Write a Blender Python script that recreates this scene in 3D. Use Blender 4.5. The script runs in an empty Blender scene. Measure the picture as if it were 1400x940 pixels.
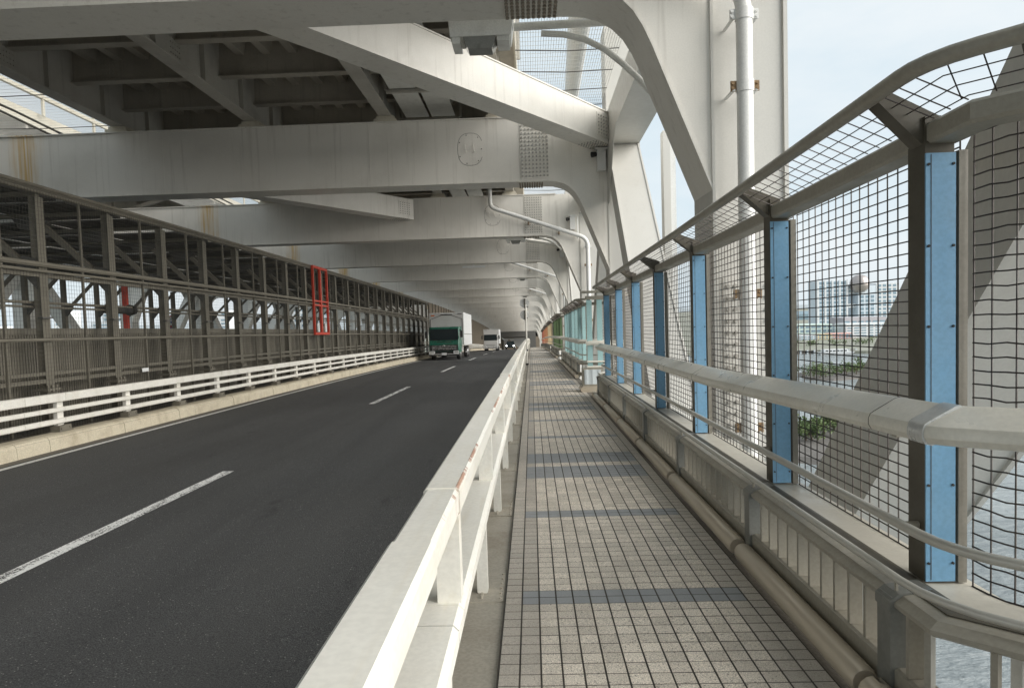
import bpy, math, random
from mathutils import Vector, Matrix
random.seed(7)
S = bpy.context.scene
COL = S.collection
PI = math.pi

# ------------------------------------------------------------------ camera
EYE = 1.605
cam = bpy.data.cameras.new('camera'); cam_o = bpy.data.objects.new('camera', cam); COL.objects.link(cam_o)
f = Vector((-0.02912936, 0.99832338, -0.05001912)); r = Vector((0.99915273, 0.02762506, -0.03050701)); u = Vector((0.02907408, 0.05086539, 0.99828223))
mw = Matrix.Identity(4)
for i in range(3):
    mw[i][0], mw[i][1], mw[i][2] = r[i], u[i], -f[i]
mw[2][3] = EYE
cam_o.matrix_world = mw
cam.sensor_width = 36.0; cam.lens = 933.0 / 1400.0 * 36.0
cam.clip_start = 0.05; cam.clip_end = 30000
S.camera = cam_o

# ------------------------------------------------------------------ light and exposure
SUN_EL, SUN_AZ = math.radians(20), math.radians(110)      # azimuth clockwise from +Y
w = bpy.data.worlds.new('World'); S.world = w; w.use_nodes = True
nt = w.node_tree; nt.nodes.clear()
wo = nt.nodes.new('ShaderNodeOutputWorld'); bg = nt.nodes.new('ShaderNodeBackground')
sky = nt.nodes.new('ShaderNodeTexSky'); sky.sky_type = 'NISHITA'; sky.sun_disc = False
sky.sun_elevation = SUN_EL; sky.sun_rotation = SUN_AZ; sky.air_density = 1.0; sky.dust_density = 2.0; sky.ozone_density = 1.0
tc = nt.nodes.new('ShaderNodeTexCoord')
mp = nt.nodes.new('ShaderNodeMapping'); mp.inputs['Scale'].default_value = (1.2, 1.2, 3.4)
nz = nt.nodes.new('ShaderNodeTexNoise'); nz.inputs['Scale'].default_value = 2.6; nz.inputs['Detail'].default_value = 7; nz.inputs['Roughness'].default_value = 0.55
rp = nt.nodes.new('ShaderNodeValToRGB'); rp.color_ramp.elements[0].position = 0.30; rp.color_ramp.elements[1].position = 0.72
rp.color_ramp.elements[0].color = (4.2, 5.0, 5.5, 1); rp.color_ramp.elements[1].color = (5.5, 5.8, 5.95, 1)
mx = nt.nodes.new('ShaderNodeMix'); mx.data_type = 'RGBA'; mx.inputs[0].default_value = 0.94
L = nt.links.new
L(tc.outputs['Generated'], mp.inputs['Vector']); L(mp.outputs[0], nz.inputs['Vector']); L(nz.outputs[0], rp.inputs[0])
L(sky.outputs[0], mx.inputs[6]); L(rp.outputs[0], mx.inputs[7]); L(mx.outputs[2], bg.inputs['Color'])
bg.inputs['Strength'].default_value = 0.0545
L(bg.outputs[0], wo.inputs[0])
sun = bpy.data.lights.new('sun', 'SUN'); sun.energy = 2.15; sun.angle = math.radians(70); sun.color = (1.0, 0.955, 0.89)
sun_o = bpy.data.objects.new('sun', sun); COL.objects.link(sun_o)
sd = Vector((math.sin(SUN_AZ) * math.cos(SUN_EL), math.cos(SUN_AZ) * math.cos(SUN_EL), math.sin(SUN_EL)))
sun_o.rotation_euler = sd.to_track_quat('Z', 'Y').to_euler(); sun_o.location = (60, -20, 60)
S.view_settings.view_transform = 'Standard'; S.view_settings.look = 'None'; S.view_settings.exposure = 1.62; S.view_settings.gamma = 1.0
S.render.engine = 'CYCLES'
S.cycles.max_bounces = 8; S.cycles.diffuse_bounces = 6; S.cycles.glossy_bounces = 3
S.cycles.use_denoising = True

# ------------------------------------------------------------------ bridge profile (the deck falls away in a gentle vertical curve)
GR, KV = -0.02455, 1 / 3240.5
def zd(y): return GR * y - 0.5 * KV * y * y
def slope(y): return math.atan(GR - KV * y)

# ------------------------------------------------------------------ materials
def nodes(name):
    m = bpy.data.materials.new(name); m.use_nodes = True; t = m.node_tree
    b = t.nodes['Principled BSDF']
    return m, t, b
def mixc(t, fac, a, b, blend='MIX'):
    n = t.nodes.new('ShaderNodeMix'); n.data_type = 'RGBA'; n.blend_type = blend
    for k, v in ((0, fac), (6, a), (7, b)):
        if hasattr(v, 'is_output'): t.links.new(v, n.inputs[k])
        elif k == 0: n.inputs[0].default_value = v
        else: n.inputs[k].default_value = (v[0], v[1], v[2], 1)
    return n.outputs[2]
def math_(t, op, a, b=0.0, clamp=False):
    n = t.nodes.new('ShaderNodeMath'); n.operation = op; n.use_clamp = clamp
    for k, v in ((0, a), (1, b)):
        if hasattr(v, 'is_output'): t.links.new(v, n.inputs[k])
        else: n.inputs[k].default_value = v
    return n.outputs[0]
def pos(t, scale=(1, 1, 1)):
    g = t.nodes.new('ShaderNodeNewGeometry'); n = t.nodes.new('ShaderNodeMapping'); n.inputs['Scale'].default_value = scale
    t.links.new(g.outputs['Position'], n.inputs['Vector']); return n.outputs[0]
def noise(t, vec, scale, detail=4, rough=0.55):
    n = t.nodes.new('ShaderNodeTexNoise'); n.inputs['Scale'].default_value = scale; n.inputs['Detail'].default_value = detail; n.inputs['Roughness'].default_value = rough
    t.links.new(vec, n.inputs['Vector']); return n.outputs[0]
def ramp(t, fac, p0, p1, v0=0.0, v1=1.0):
    n = t.nodes.new('ShaderNodeMapRange'); n.interpolation_type = 'SMOOTHSTEP'
    n.inputs['From Min'].default_value = p0; n.inputs['From Max'].default_value = p1; n.inputs['To Min'].default_value = v0; n.inputs['To Max'].default_value = v1
    t.links.new(fac, n.inputs['Value']); return n.outputs[0]
def bump(t, b, h, strength, dist=0.01):
    n = t.nodes.new('ShaderNodeBump'); n.inputs['Strength'].default_value = strength; n.inputs['Distance'].default_value = dist
    t.links.new(h, n.inputs['Height']); t.links.new(n.outputs[0], b.inputs['Normal'])
def paint(name, col, rough=0.5, metal=0.0, dirt=(0.25, 0.22, 0.17), amount=0.3, dscale=1.3, streak=0.0, chips=0.0, chipc=(0.22, 0.10, 0.06), rust=False, fine=0.06, bumps=0.0, rvar=1.0):
    m, t, b = nodes(name)
    p = pos(t)
    c = mixc(t, ramp(t, noise(t, p, dscale, 6, 0.6), 0.42, 0.8, 0, amount), col, dirt)
    if fine:
        k = ramp(t, noise(t, p, 55, 3), 0.3, 0.7, 1 - fine, 1 + fine)
        c = mixc(t, 1.0, c, k, 'MULTIPLY')
    if streak:
        s = noise(t, pos(t, (5.5, 5.5, 0.22)), 1.6, 5, 0.6)
        c = mixc(t, ramp(t, s, 0.52, 0.78, 0, streak), c, dirt)
    if rust:
        x = t.nodes.new('ShaderNodeSeparateXYZ'); t.links.new(pos(t), x.inputs[0])
        wob = noise(t, pos(t, (1, 1, 0.5)), 1.7, 4)
        d = math_(t, 'ABSOLUTE', math_(t, 'ADD', x.outputs[0], math_(t, 'ADD', math_(t, 'MULTIPLY', wob, 0.7), 13.2)))
        band = ramp(t, d, 0.03, 0.55, 1, 0)
        strk = ramp(t, noise(t, pos(t, (14, 3, 0.35)), 1.0, 4), 0.3, 0.62)
        c = mixc(t, math_(t, 'MULTIPLY', math_(t, 'MULTIPLY', band, strk), 0.9), c, (0.56, 0.36, 0.11))
    if chips:
        v = noise(t, p, 9, 8, 0.72)
        c = mixc(t, ramp(t, v, 0.70 - chips * 0.1, 0.73 - chips * 0.1), c, chipc)
    if name.startswith('guard rail'):
        x = t.nodes.new('ShaderNodeSeparateXYZ'); t.links.new(p, x.inputs[0])
        e = ramp(t, math_(t, 'ABSOLUTE', math_(t, 'ADD', x.outputs[0], math_(t, 'ADD', 0.259, math_(t, 'MULTIPLY', noise(t, pos(t, (1, 1, 1)), 24, 5, 0.7), 0.006)))), 0.003, 0.008, 1, 0)
        k = ramp(t, noise(t, pos(t, (0.2, 1, 0.2)), 2.1, 7, 0.75), 0.53, 0.57); z_ = math_(t, 'GREATER_THAN', math_(t, 'ADD', x.outputs[2], math_(t, 'MULTIPLY', x.outputs[1], 0.03)), 1.0)
        c = mixc(t, math_(t, 'MULTIPLY', math_(t, 'MULTIPLY', e, k), z_), c, (0.42, 0.24, 0.17))
        c = mixc(t, ramp(t, noise(t, pos(t, (9, 0.7, 9)), 1.5, 5, 0.6), 0.5, 0.75, 0, 0.35), c, (0.70, 0.62, 0.47))
    t.links.new(c, b.inputs['Base Color'])
    b.inputs['Roughness'].default_value = rough; b.inputs['Metallic'].default_value = metal
    t.links.new(ramp(t, noise(t, p, 7, 4), 0.3, 0.7, rough - 0.08 * rvar, rough + 0.1 * rvar), b.inputs['Roughness'])
    if bumps: bump(t, b, noise(t, p, 90, 3), bumps, 0.004)
    return m
MT = {}
MT['white'] = paint('bridge white paint', (0.735, 0.71, 0.655), 0.42, amount=0.25, dscale=0.7, streak=0.38, rust=True, dirt=(0.34, 0.31, 0.26), fine=0.03)
MT['white2'] = paint('truss white paint', (0.55, 0.54, 0.505), 0.42, amount=0.16, dscale=0.8, streak=0.15, dirt=(0.36, 0.33, 0.28), fine=0.03)
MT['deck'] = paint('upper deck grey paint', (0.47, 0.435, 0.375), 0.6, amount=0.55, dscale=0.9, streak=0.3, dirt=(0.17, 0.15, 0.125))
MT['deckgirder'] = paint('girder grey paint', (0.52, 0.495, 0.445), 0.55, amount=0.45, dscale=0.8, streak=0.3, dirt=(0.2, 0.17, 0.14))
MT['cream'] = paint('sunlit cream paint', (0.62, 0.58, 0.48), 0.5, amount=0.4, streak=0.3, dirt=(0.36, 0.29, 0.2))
MT['bolt'] = paint('bolt head paint', (0.40, 0.39, 0.36), 0.5, amount=0.5, dscale=6, dirt=(0.22, 0.18, 0.14))
MT['boltrow'] = paint('grimy bolt', (0.44, 0.40, 0.33), 0.6, amount=0.5, dscale=20, dirt=(0.22, 0.18, 0.12))
MT['boltbrown'] = paint('weathered bolt', (0.30, 0.26, 0.21), 0.6, amount=0.6, dscale=9, dirt=(0.12, 0.09, 0.06))
MT['seam'] = paint('dark seam', (0.07, 0.06, 0.055), 0.8)
MT['pipe'] = paint('drain pipe paint', (0.70, 0.70, 0.68), 0.35, amount=0.2, dscale=2, dirt=(0.4, 0.36, 0.3), chips=0.15)
MT['rustmetal'] = paint('rusty bracket', (0.26, 0.17, 0.085), 0.7, amount=0.9, dscale=30, dirt=(0.10, 0.06, 0.04))
MT['steel'] = paint('fence bronze grey steel', (0.335, 0.315, 0.265), 0.42, 0.2, amount=0.45, dscale=2.4, dirt=(0.26, 0.23, 0.18), streak=0.25)
MT['stile'] = paint('mesh stile steel', (0.25, 0.235, 0.20), 0.5, 0.1, amount=0.5, dscale=6, dirt=(0.15, 0.135, 0.105), streak=0.3)
MT['balpost'] = paint('balustrade post grey steel', (0.20, 0.205, 0.19), 0.4, 0.2, amount=0.4, dscale=4, dirt=(0.13, 0.13, 0.115), streak=0.3)
MT['steeldk'] = paint('fence dark post steel', (0.085, 0.076, 0.056), 0.5, 0.1, amount=0.5, dscale=3, dirt=(0.06, 0.052, 0.04), streak=0.3)
MT['alu'] = paint('handrail champagne aluminium', (0.76, 0.735, 0.655), 0.34, 0.1, amount=0.3, dscale=2.2, dirt=(0.42, 0.385, 0.32), fine=0.04)
MT['alupipe'] = paint('polished pipe rail', (0.56, 0.55, 0.505), 0.36, 0.35, amount=0.12, dscale=1.2, dirt=(0.40, 0.38, 0.33), fine=0.0, rvar=0.1)
MT['ledge'] = paint('pale ledge sheet', (0.52, 0.495, 0.43), 0.4, amount=0.35, dscale=2.0, dirt=(0.36, 0.33, 0.27), fine=0.04)
MT['alusleeve'] = paint('sleeve grey aluminium', (0.58, 0.59, 0.58), 0.3, 0.3, amount=0.25, dscale=5, dirt=(0.33, 0.33, 0.32))
MT['basepipe'] = paint('base pipe brown aluminium', (0.52, 0.455, 0.36), 0.32, 0.25, amount=0.10, dscale=0.8, fine=0.0, rvar=0.1, dirt=(0.20, 0.165, 0.125))
MT['wire'] = paint('dark mesh wire', (0.045, 0.036, 0.032), 0.55, 0.3)
MT['wireL'] = paint('grey mesh wire', (0.06, 0.056, 0.048), 0.6, 0.2)
MT['blue'] = paint('blue panel', (0.18, 0.37, 0.56), 0.42, amount=0.5, dscale=3.5, dirt=(0.19, 0.33, 0.44), fine=0.06, streak=0.4)
MT['aqua'] = paint('aqua panel', (0.33, 0.52, 0.53), 0.45, amount=0.3, dirt=(0.3, 0.46, 0.46))
MT['green'] = paint('green panel', (0.085, 0.135, 0.06), 0.45, amount=0.3, dirt=(0.12, 0.17, 0.07))
MT['yellow'] = paint('cream yellow panel', (0.64, 0.52, 0.33), 0.45, amount=0.3, dirt=(0.5, 0.36, 0.2))
MT['orange'] = paint('orange panel', (0.50, 0.23, 0.12), 0.45, amount=0.3, dirt=(0.5, 0.23, 0.12))
MT['red'] = paint('coral red panel', (0.44, 0.16, 0.10), 0.45, amount=0.3, dirt=(0.42, 0.13, 0.08))
MT['redgate'] = paint('red gate paint', (0.52, 0.055, 0.03), 0.45, amount=0.4, dscale=5, dirt=(0.3, 0.05, 0.03))
MT['lframe'] = paint('railway frame grey brown', (0.19, 0.175, 0.14), 0.6, 0.1, amount=0.5, dscale=2.5, streak=0.4, dirt=(0.11, 0.10, 0.08))
MT['lgusset'] = paint('dark gusset plate', (0.10, 0.098, 0.09), 0.7, amount=0.5, dscale=8, dirt=(0.05, 0.05, 0.045))
MT['louvre'] = paint('louvre brown', (0.20, 0.185, 0.15), 0.6, amount=0.5, dscale=2, dirt=(0.09, 0.08, 0.06))
MT['guard'] = paint('guard rail cream paint', (0.88, 0.86, 0.79), 0.45, amount=0.3, dscale=1.6, dirt=(0.66, 0.60, 0.48), chips=0.25, chipc=(0.36, 0.24, 0.18), fine=0.04)
MT['guardL'] = paint('left guard rail paint', (0.80, 0.78, 0.72), 0.5, amount=0.35, dscale=3, dirt=(0.5, 0.46, 0.37), streak=0.3)
MT['kerb'] = paint('kerb concrete', (0.61, 0.55, 0.425), 0.85, amount=0.6, dscale=2.6, dirt=(0.33, 0.27, 0.18), streak=0.35, chips=0.15, chipc=(0.12, 0.10, 0.07), fine=0.12, bumps=0.3)
MT['concrete'] = paint('dark concrete strip', (0.17, 0.155, 0.13), 0.9, amount=0.6, dscale=1.7, dirt=(0.09, 0.08, 0.065), fine=0.15, bumps=0.3)
MT['plate'] = paint('weathered base plate', (0.42, 0.385, 0.32), 0.6, 0.1, amount=0.7, dscale=2.6, dirt=(0.25, 0.205, 0.15), fine=0.1)
MT['mortar'] = paint('dark tile joint', (0.045, 0.040, 0.034), 0.95)
MT['black'] = paint('black rubber', (0.02, 0.02, 0.02), 0.7)
MT['rubber'] = paint('tyre rubber', (0.03, 0.03, 0.03), 0.8)
MT['chrome'] = paint('chrome trim', (0.6, 0.6, 0.6), 0.25, 0.7)
MT['greencab'] = paint('green cab paint', (0.016, 0.115, 0.078), 0.3, amount=0.15)
MT['greyvan'] = paint('grey van front', (0.50, 0.50, 0.49), 0.45, amount=0.2)
MT['boxwhite'] = paint('box body white', (0.72, 0.73, 0.73), 0.35, amount=0.2, dscale=3, dirt=(0.5, 0.5, 0.49))
MT['amber'] = paint('amber marker lens', (0.65, 0.16, 0.03), 0.3)
MT['signwhite'] = paint('sign back grey', (0.92, 0.92, 0.90), 0.4)
MT['signred'] = paint('sign red', (0.50, 0.03, 0.04), 0.45)
MT['signblue'] = paint('sign blue', (0.04, 0.10, 0.42), 0.45)
MT['brownwall'] = paint('brown screen panel', (0.19, 0.155, 0.115), 0.7, amount=0.5, dirt=(0.12, 0.10, 0.075), streak=0.3)
MT['net'] = paint('pale safety net cord', (0.55, 0.55, 0.52), 0.8)
MT['rope'] = paint('dark rope', (0.08, 0.075, 0.07), 0.8)
MT['sheet'] = paint('silver wrapped sheet', (0.55, 0.60, 0.62), 0.45, 0.2, amount=0.6, dscale=5, dirt=(0.40, 0.44, 0.47), bumps=0.6)
MT['lampglass'] = paint('lamp glass', (0.30, 0.30, 0.28), 0.12, amount=0.5, dscale=8, dirt=(0.12, 0.12, 0.11))
MT['lampbody'] = paint('lamp housing', (0.80, 0.79, 0.75), 0.4, amount=0.2, dscale=5)
MT['land'] = paint('shore ground', (0.26, 0.26, 0.22), 0.9, amount=0.6, dscale=0.03, dirt=(0.12, 0.16, 0.08))
MT['rock'] = paint('dark rock bank', (0.13, 0.12, 0.11), 0.9, amount=0.6, dscale=0.2, dirt=(0.07, 0.065, 0.06))
def glass(name, col, rough=0.08):
    m, t, b = nodes(name); b.inputs['Base Color'].default_value = (*col, 1); b.inputs['Roughness'].default_value = rough
    n = noise(t, pos(t), 0.4, 3); t.links.new(mixc(t, n, col, [c * 1.6 for c in col]), b.inputs['Base Color'])
    return m
MT['glass'] = glass('dark window glass', (0.018, 0.024, 0.026))
MT['bglass'] = glass('building blue glass', (0.17, 0.235, 0.28), 0.25)
def asphalt():
    m, t, b = nodes('asphalt'); p = pos(t)
    a = noise(t, p, 0.35, 5, 0.6); g = noise(t, p, 105, 4, 0.85); big = noise(t, pos(t, (1.6, 0.12, 1)), 1.0, 4)
    c = mixc(t, ramp(t, g, 0.38, 0.64), (0.024, 0.0245, 0.025), (0.138, 0.139, 0.139))
    c = mixc(t, ramp(t, a, 0.35, 0.7, 0, 0.30), c, (0.058, 0.057, 0.055))
    c = mixc(t, ramp(t, big, 0.45, 0.75, 0, 0.35), c, (0.036, 0.036, 0.037))
    v = t.nodes.new('ShaderNodeTexVoronoi'); v.inputs['Scale'].default_value = 72; t.links.new(p, v.inputs['Vector'])
    sep = t.nodes.new('ShaderNodeSeparateColor'); t.links.new(v.outputs['Color'], sep.inputs[0])
    pk = math_(t, 'MULTIPLY', ramp(t, v.outputs['Distance'], 0.25, 0.38, 1, 0), math_(t, 'GREATER_THAN', sep.outputs[0], 0.95))
    c = mixc(t, math_(t, 'MULTIPLY', pk, 0.85), c, (0.34, 0.33, 0.31))
    xs = t.nodes.new('ShaderNodeSeparateXYZ'); t.links.new(p, xs.inputs[0])
    tr = math_(t, 'SINE', math_(t, 'MULTIPLY', math_(t, 'ADD', xs.outputs[0], 4.1), 2 * PI / 1.74))
    c = mixc(t, math_(t, 'MULTIPLY', ramp(t, tr, -0.2, 1.0, 0, 0.32), ramp(t, noise(t, pos(t, (1, 0.15, 1)), 0.7, 4), 0.3, 0.7)), c, (0.078, 0.077, 0.074))
    st = noise(t, pos(t, (1, 0.5, 1)), 2.3, 6, 0.7); c = mixc(t, ramp(t, st, 0.62, 0.72, 0, 0.4), c, (0.018, 0.018, 0.019))
    t.links.new(c, b.inputs['Base Color']); b.inputs['Roughness'].default_value = 0.78
    bump(t, b, math_(t, 'ADD', g, math_(t, 'MULTIPLY', noise(t, p, 110, 2), 1.2)), 0.7, 0.006)
    return m
MT['asphalt'] = asphalt()
def linepaint():
    m, t, b = nodes('worn line paint'); p = pos(t)
    wv = noise(t, p, 48, 5, 0.75); wv2 = noise(t, pos(t, (6, 1, 1)), 2.2, 4)
    k = ramp(t, math_(t, 'ADD', math_(t, 'MULTIPLY', wv, 0.75), math_(t, 'MULTIPLY', wv2, 0.35)), 0.56, 0.61)
    c = mixc(t, k, (0.86, 0.86, 0.84), (0.045, 0.045, 0.045))
    t.links.new(c, b.inputs['Base Color']); b.inputs['Roughness'].default_value = 0.7
    return m
MT['line'] = linepaint()
def edgeline():
    m, t, b = nodes('edge line paint'); p = pos(t)
    wv = noise(t, p, 30, 5, 0.75)
    t.links.new(mixc(t, ramp(t, wv, 0.56, 0.66), (0.72, 0.72, 0.70), (0.10, 0.095, 0.09)), b.inputs['Base Color']); b.inputs['Roughness'].default_value = 0.7
    return m
MT['edge'] = edgeline()
def tilemat(name, c0, c1, grain):
    m, t, b = nodes(name); p = pos(t)
    fl = t.nodes.new('ShaderNodeVectorMath'); fl.operation = 'FLOOR'
    mpn = t.nodes.new('ShaderNodeMapping'); mpn.inputs['Scale'].default_value = (1 / 0.0997, 1 / 0.0997, 0); mpn.inputs['Location'].default_value = (0.2 / 0.0997, -3.869 / 0.0997, 0)
    g = t.nodes.new('ShaderNodeNewGeometry'); t.links.new(g.outputs['Position'], mpn.inputs['Vector']); t.links.new(mpn.outputs[0], fl.inputs[0])
    wn = t.nodes.new('ShaderNodeTexWhiteNoise'); wn.noise_dimensions = '3D'; t.links.new(fl.outputs[0], wn.inputs['Vector'])
    c = mixc(t, wn.outputs['Value'], c0, c1)
    gr = noise(t, p, 170, 3, 0.85)
    c = mixc(t, 1.0, c, ramp(t, gr, 0.3, 0.7, 1 - grain, 1 + grain), 'MULTIPLY')
    sp = noise(t, p, 75, 3); c = mixc(t, ramp(t, sp, 0.60, 0.68, 0, grain * 1.3), c, (0.10, 0.09, 0.075))
    big = noise(t, pos(t, (1.3, 0.35, 1)), 1.4, 5, 0.6)
    c = mixc(t, ramp(t, big, 0.42, 0.75, 0, 0.4), c, [x * 0.62 for x in c0])
    t.links.new(c, b.inputs['Base Color']); t.links.new(ramp(t, wn.outputs['Value'], 0, 1, 0.5, 0.7), b.inputs['Roughness'])
    bump(t, b, gr, 0.35, 0.002)
    return m
MT['tile'] = tilemat('beige speckled tile', (0.53, 0.48, 0.41), (0.71, 0.645, 0.555), 0.6)
MT['tilegrey'] = tilemat('grey tile', (0.41, 0.375, 0.325), (0.51, 0.465, 0.405), 0.35)
MT['tileblue'] = tilemat('blue grey tile', (0.255, 0.268, 0.275), (0.31, 0.322, 0.33), 0.12)
def water():
    m, t, b = nodes('harbour water'); p = pos(t, (0.55, 1.9, 1))
    n1 = noise(t, p, 0.22, 5, 0.6); n2 = noise(t, p, 1.1, 4, 0.6)
    b.inputs['Base Color'].default_value = (0.035, 0.055, 0.058, 1)
    t.links.new(mixc(t, ramp(t, noise(t, pos(t), 0.012, 4), 0.35, 0.7), (0.20, 0.225, 0.23), (0.36, 0.39, 0.395)), b.inputs['Base Color'])  # sky brightness put into the base colour, also lifting bounce under the deck
    b.inputs['Roughness'].default_value = 0.2; b.inputs['IOR'].default_value = 1.33
    bump(t, b, math_(t, 'ADD', n1, math_(t, 'MULTIPLY', n2, 0.16)), 1.0, 2.2)
    return m
MT['water'] = water()
def leaf(name, c0, c1):
    m, t, b = nodes(name)
    t.links.new(mixc(t, ramp(t, noise(t, pos(t), 0.35, 4), 0.3, 0.7), c0, c1), b.inputs['Base Color']); b.inputs['Roughness'].default_value = 0.8
    return m
MT['leaf'] = leaf('tree foliage', (0.05, 0.085, 0.03), (0.14, 0.19, 0.07))
MT['leaf2'] = leaf('light tree foliage', (0.09, 0.13, 0.05), (0.20, 0.25, 0.10))
MT['trunk'] = paint('tree bark', (0.11, 0.085, 0.06), 0.9)
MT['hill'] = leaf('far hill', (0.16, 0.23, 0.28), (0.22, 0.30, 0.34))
def emis(name, col, s):
    m, t, b = nodes(name); b.inputs['Base Color'].default_value = (*col, 1); b.inputs['Emission Color'].default_value = (*col, 1); b.inputs['Emission Strength'].default_value = s
    return m
MT['headlight'] = emis('lit headlight', (1, 1, 0.95), 5)
for k, c in (('b_white', (0.66, 0.68, 0.69)), ('b_grey', (0.48, 0.52, 0.55)), ('b_cream', (0.66, 0.55, 0.34)), ('b_pink', (0.60, 0.36, 0.32)), ('b_mint', (0.55, 0.66, 0.62)), ('b_pale', (0.60, 0.67, 0.73)), ('b_roof', (0.42, 0.40, 0.42))):
    MT[k] = paint('facade ' + k[2:], c, 0.7, amount=0.25, dscale=0.05, dirt=[x * 0.7 for x in c], fine=0)  # pale bluish tones put distance haze into the facade colour
MT['ball'] = paint('titanium sphere', (0.42, 0.38, 0.36), 0.35, 0.6, amount=0.4, dscale=0.12, dirt=(0.30, 0.29, 0.32))

# ------------------------------------------------------------------ mesh builder
def rootloc(o):
    while o.parent: o = o.parent
    return o.location
class MB:
    def __init__(s, bend=True): s.v, s.f, s.m, s.bend, s.mi = [], [], [], bend, 0
    def add(s, p):
        x, y, z = p
        s.v.append((x, y, z + zd(y)) if s.bend else (x, y, z)); return len(s.v) - 1
    def face(s, *ids): s.f.append(ids); s.m.append(s.mi)
    def loft(s, rings, closed=True, caps=True):
        ids = [[s.add(p) for p in rg] for rg in rings]; n = len(ids[0])
        for a, b in zip(ids, ids[1:]):
            for i in range(n if closed else n - 1):
                j = (i + 1) % n; s.face(a[i], a[j], b[j], b[i])
        if caps and closed:
            s.face(*ids[0][::-1]); s.face(*ids[-1])
    def prism(s, prof, y0, y1, step=6.0, caps=True):        # prof: (x,z) outline along Y
        n = max(1, math.ceil(abs(y1 - y0) / step)) if s.bend else 1
        s.loft([[(x, y0 + (y1 - y0) * i / n, z) for x, z in prof] for i in range(n + 1)], True, caps)
    def box(s, x0, x1, y0, y1, z0, z1, step=6.0, c=0.0):
        if c: prof = [(x0 + c, z0), (x1 - c, z0), (x1, z0 + c), (x1, z1 - c), (x1 - c, z1), (x0 + c, z1), (x0, z1 - c), (x0, z0 + c)]
        else: prof = [(x0, z0), (x1, z0), (x1, z1), (x0, z1)]
        s.prism(prof, y0, y1, step)
    def tube(s, pts, r, n=8, caps=True):
        pts = [Vector(p) for p in pts]; rings = []; ref = None
        rr = r if isinstance(r, (list, tuple)) else [r] * len(pts)
        for i, p in enumerate(pts):
            d = (pts[min(i + 1, len(pts) - 1)] - pts[max(i - 1, 0)]).normalized()
            if ref is None:
                a = Vector((0, 0, 1)) if abs(d.z) < 0.9 else Vector((1, 0, 0)); ref = a
            n1 = (ref - d * ref.dot(d)).normalized(); n2 = d.cross(n1); ref = n1
            k = 1.0
            if 0 < i < len(pts) - 1:
                c = (pts[i] - pts[i - 1]).normalized().dot((pts[i + 1] - pts[i]).normalized()); k = 1 / max(0.6, math.sqrt(max(0.01, (1 + c) / 2)))
                k = min(k, 1.2)
            rings.append([tuple(p + (n1 * math.cos(2 * PI * q / n) + n2 * math.sin(2 * PI * q / n)) * rr[i]) for q in range(n)])
        s.loft(rings, True, caps)
    def beam(s, a, b, wx, wz, up=(0, 0, 1)):                # square bar between two points
        a, b = Vector(a), Vector(b); d = (b - a).normalized(); up = Vector(up)
        if abs(d.dot(up)) > 0.98: up = Vector((1, 0, 0))
        sx = d.cross(up).normalized(); sz = sx.cross(d)
        s.loft([[tuple(p + sx * q * wx / 2 + sz * e * wz / 2) for q, e in ((-1, -1), (1, -1), (1, 1), (-1, 1))] for p in (a, b)])
    def disc(s, c, rad, axis, h, n=6):                      # short cylinder (bolt head, rivet)
        s.tube([Vector(c), Vector(c) + Vector(axis) * h], rad, n)
    def build(s, name, mats, parent=None, smooth=None, kind=None, label=None, cat=None, group=None, off=None):
        me = bpy.data.meshes.new(name)
        o3 = Vector(off) if off is not None else (Vector(rootloc(parent)) if parent else Vector((0, 0, 0)))
        me.from_pydata([(x - o3.x, y - o3.y, z - o3.z) for x, y, z in s.v], [], s.f)
        if not isinstance(mats, (list, tuple)): mats = [mats]
        for m in mats: me.materials.append(MT[m] if isinstance(m, str) else m)
        if len(mats) > 1: me.polygons.foreach_set('material_index', s.m)
        if smooth:
            me.polygons.foreach_set('use_smooth', [True] * len(me.polygons)); me.set_sharp_from_angle(angle=math.radians(smooth))
        me.update()
        return link(me, name, parent, kind, label, cat, group, off if not parent else None)
def link(me, name, parent=None, kind=None, label=None, cat=None, group=None, loc=None):
    o = bpy.data.objects.new(name, me); COL.objects.link(o)
    if parent: o.parent = parent
    if loc is not None: o.location = loc
    tag(o, label, cat, group, kind); return o
def tag(o, label=None, cat=None, group=None, kind=None):
    for k, v in (('label', label), ('category', cat), ('group', group), ('kind', kind)):
        if v: o[k] = v
def thing(name, label, cat, loc=(0, 0, 0), group=None):
    o = bpy.data.objects.new(name, None); COL.objects.link(o); o.location = loc; o.empty_display_size = 0.3
    tag(o, label, cat, group); return o
def copy_tree(o, parent=None, plain=False):
    c = o.copy(); COL.objects.link(c); c.parent = parent
    for ch in list(o.children):
        if plain and (ch.get('kind') == 'stuff' or ch.name.split('.')[0] in ('manhole_cover', 'manhole_joint', 'weld_seam', 'soffit_plate')): continue
        copy_tree(ch, c)
    return c
ORD = ['first', 'second', 'third', 'fourth', 'fifth', 'sixth', 'seventh', 'eighth', 'ninth', 'tenth', 'eleventh', 'twelfth', 'thirteenth', 'fourteenth', 'fifteenth', 'sixteenth', 'seventeenth', 'eighteenth', 'nineteenth', 'twentieth', 'twenty-first', 'twenty-second', 'twenty-third', 'twenty-fourth', 'twenty-fifth']
XC = -13.6                                                # centre line of the bridge
def mir(x): return 2 * XC - x
YB, SB, NB = 8.0, 10.35, 18                                 # front face of the first cross beam in view, panel length, beams ahead
FAR = 190.0

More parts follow.
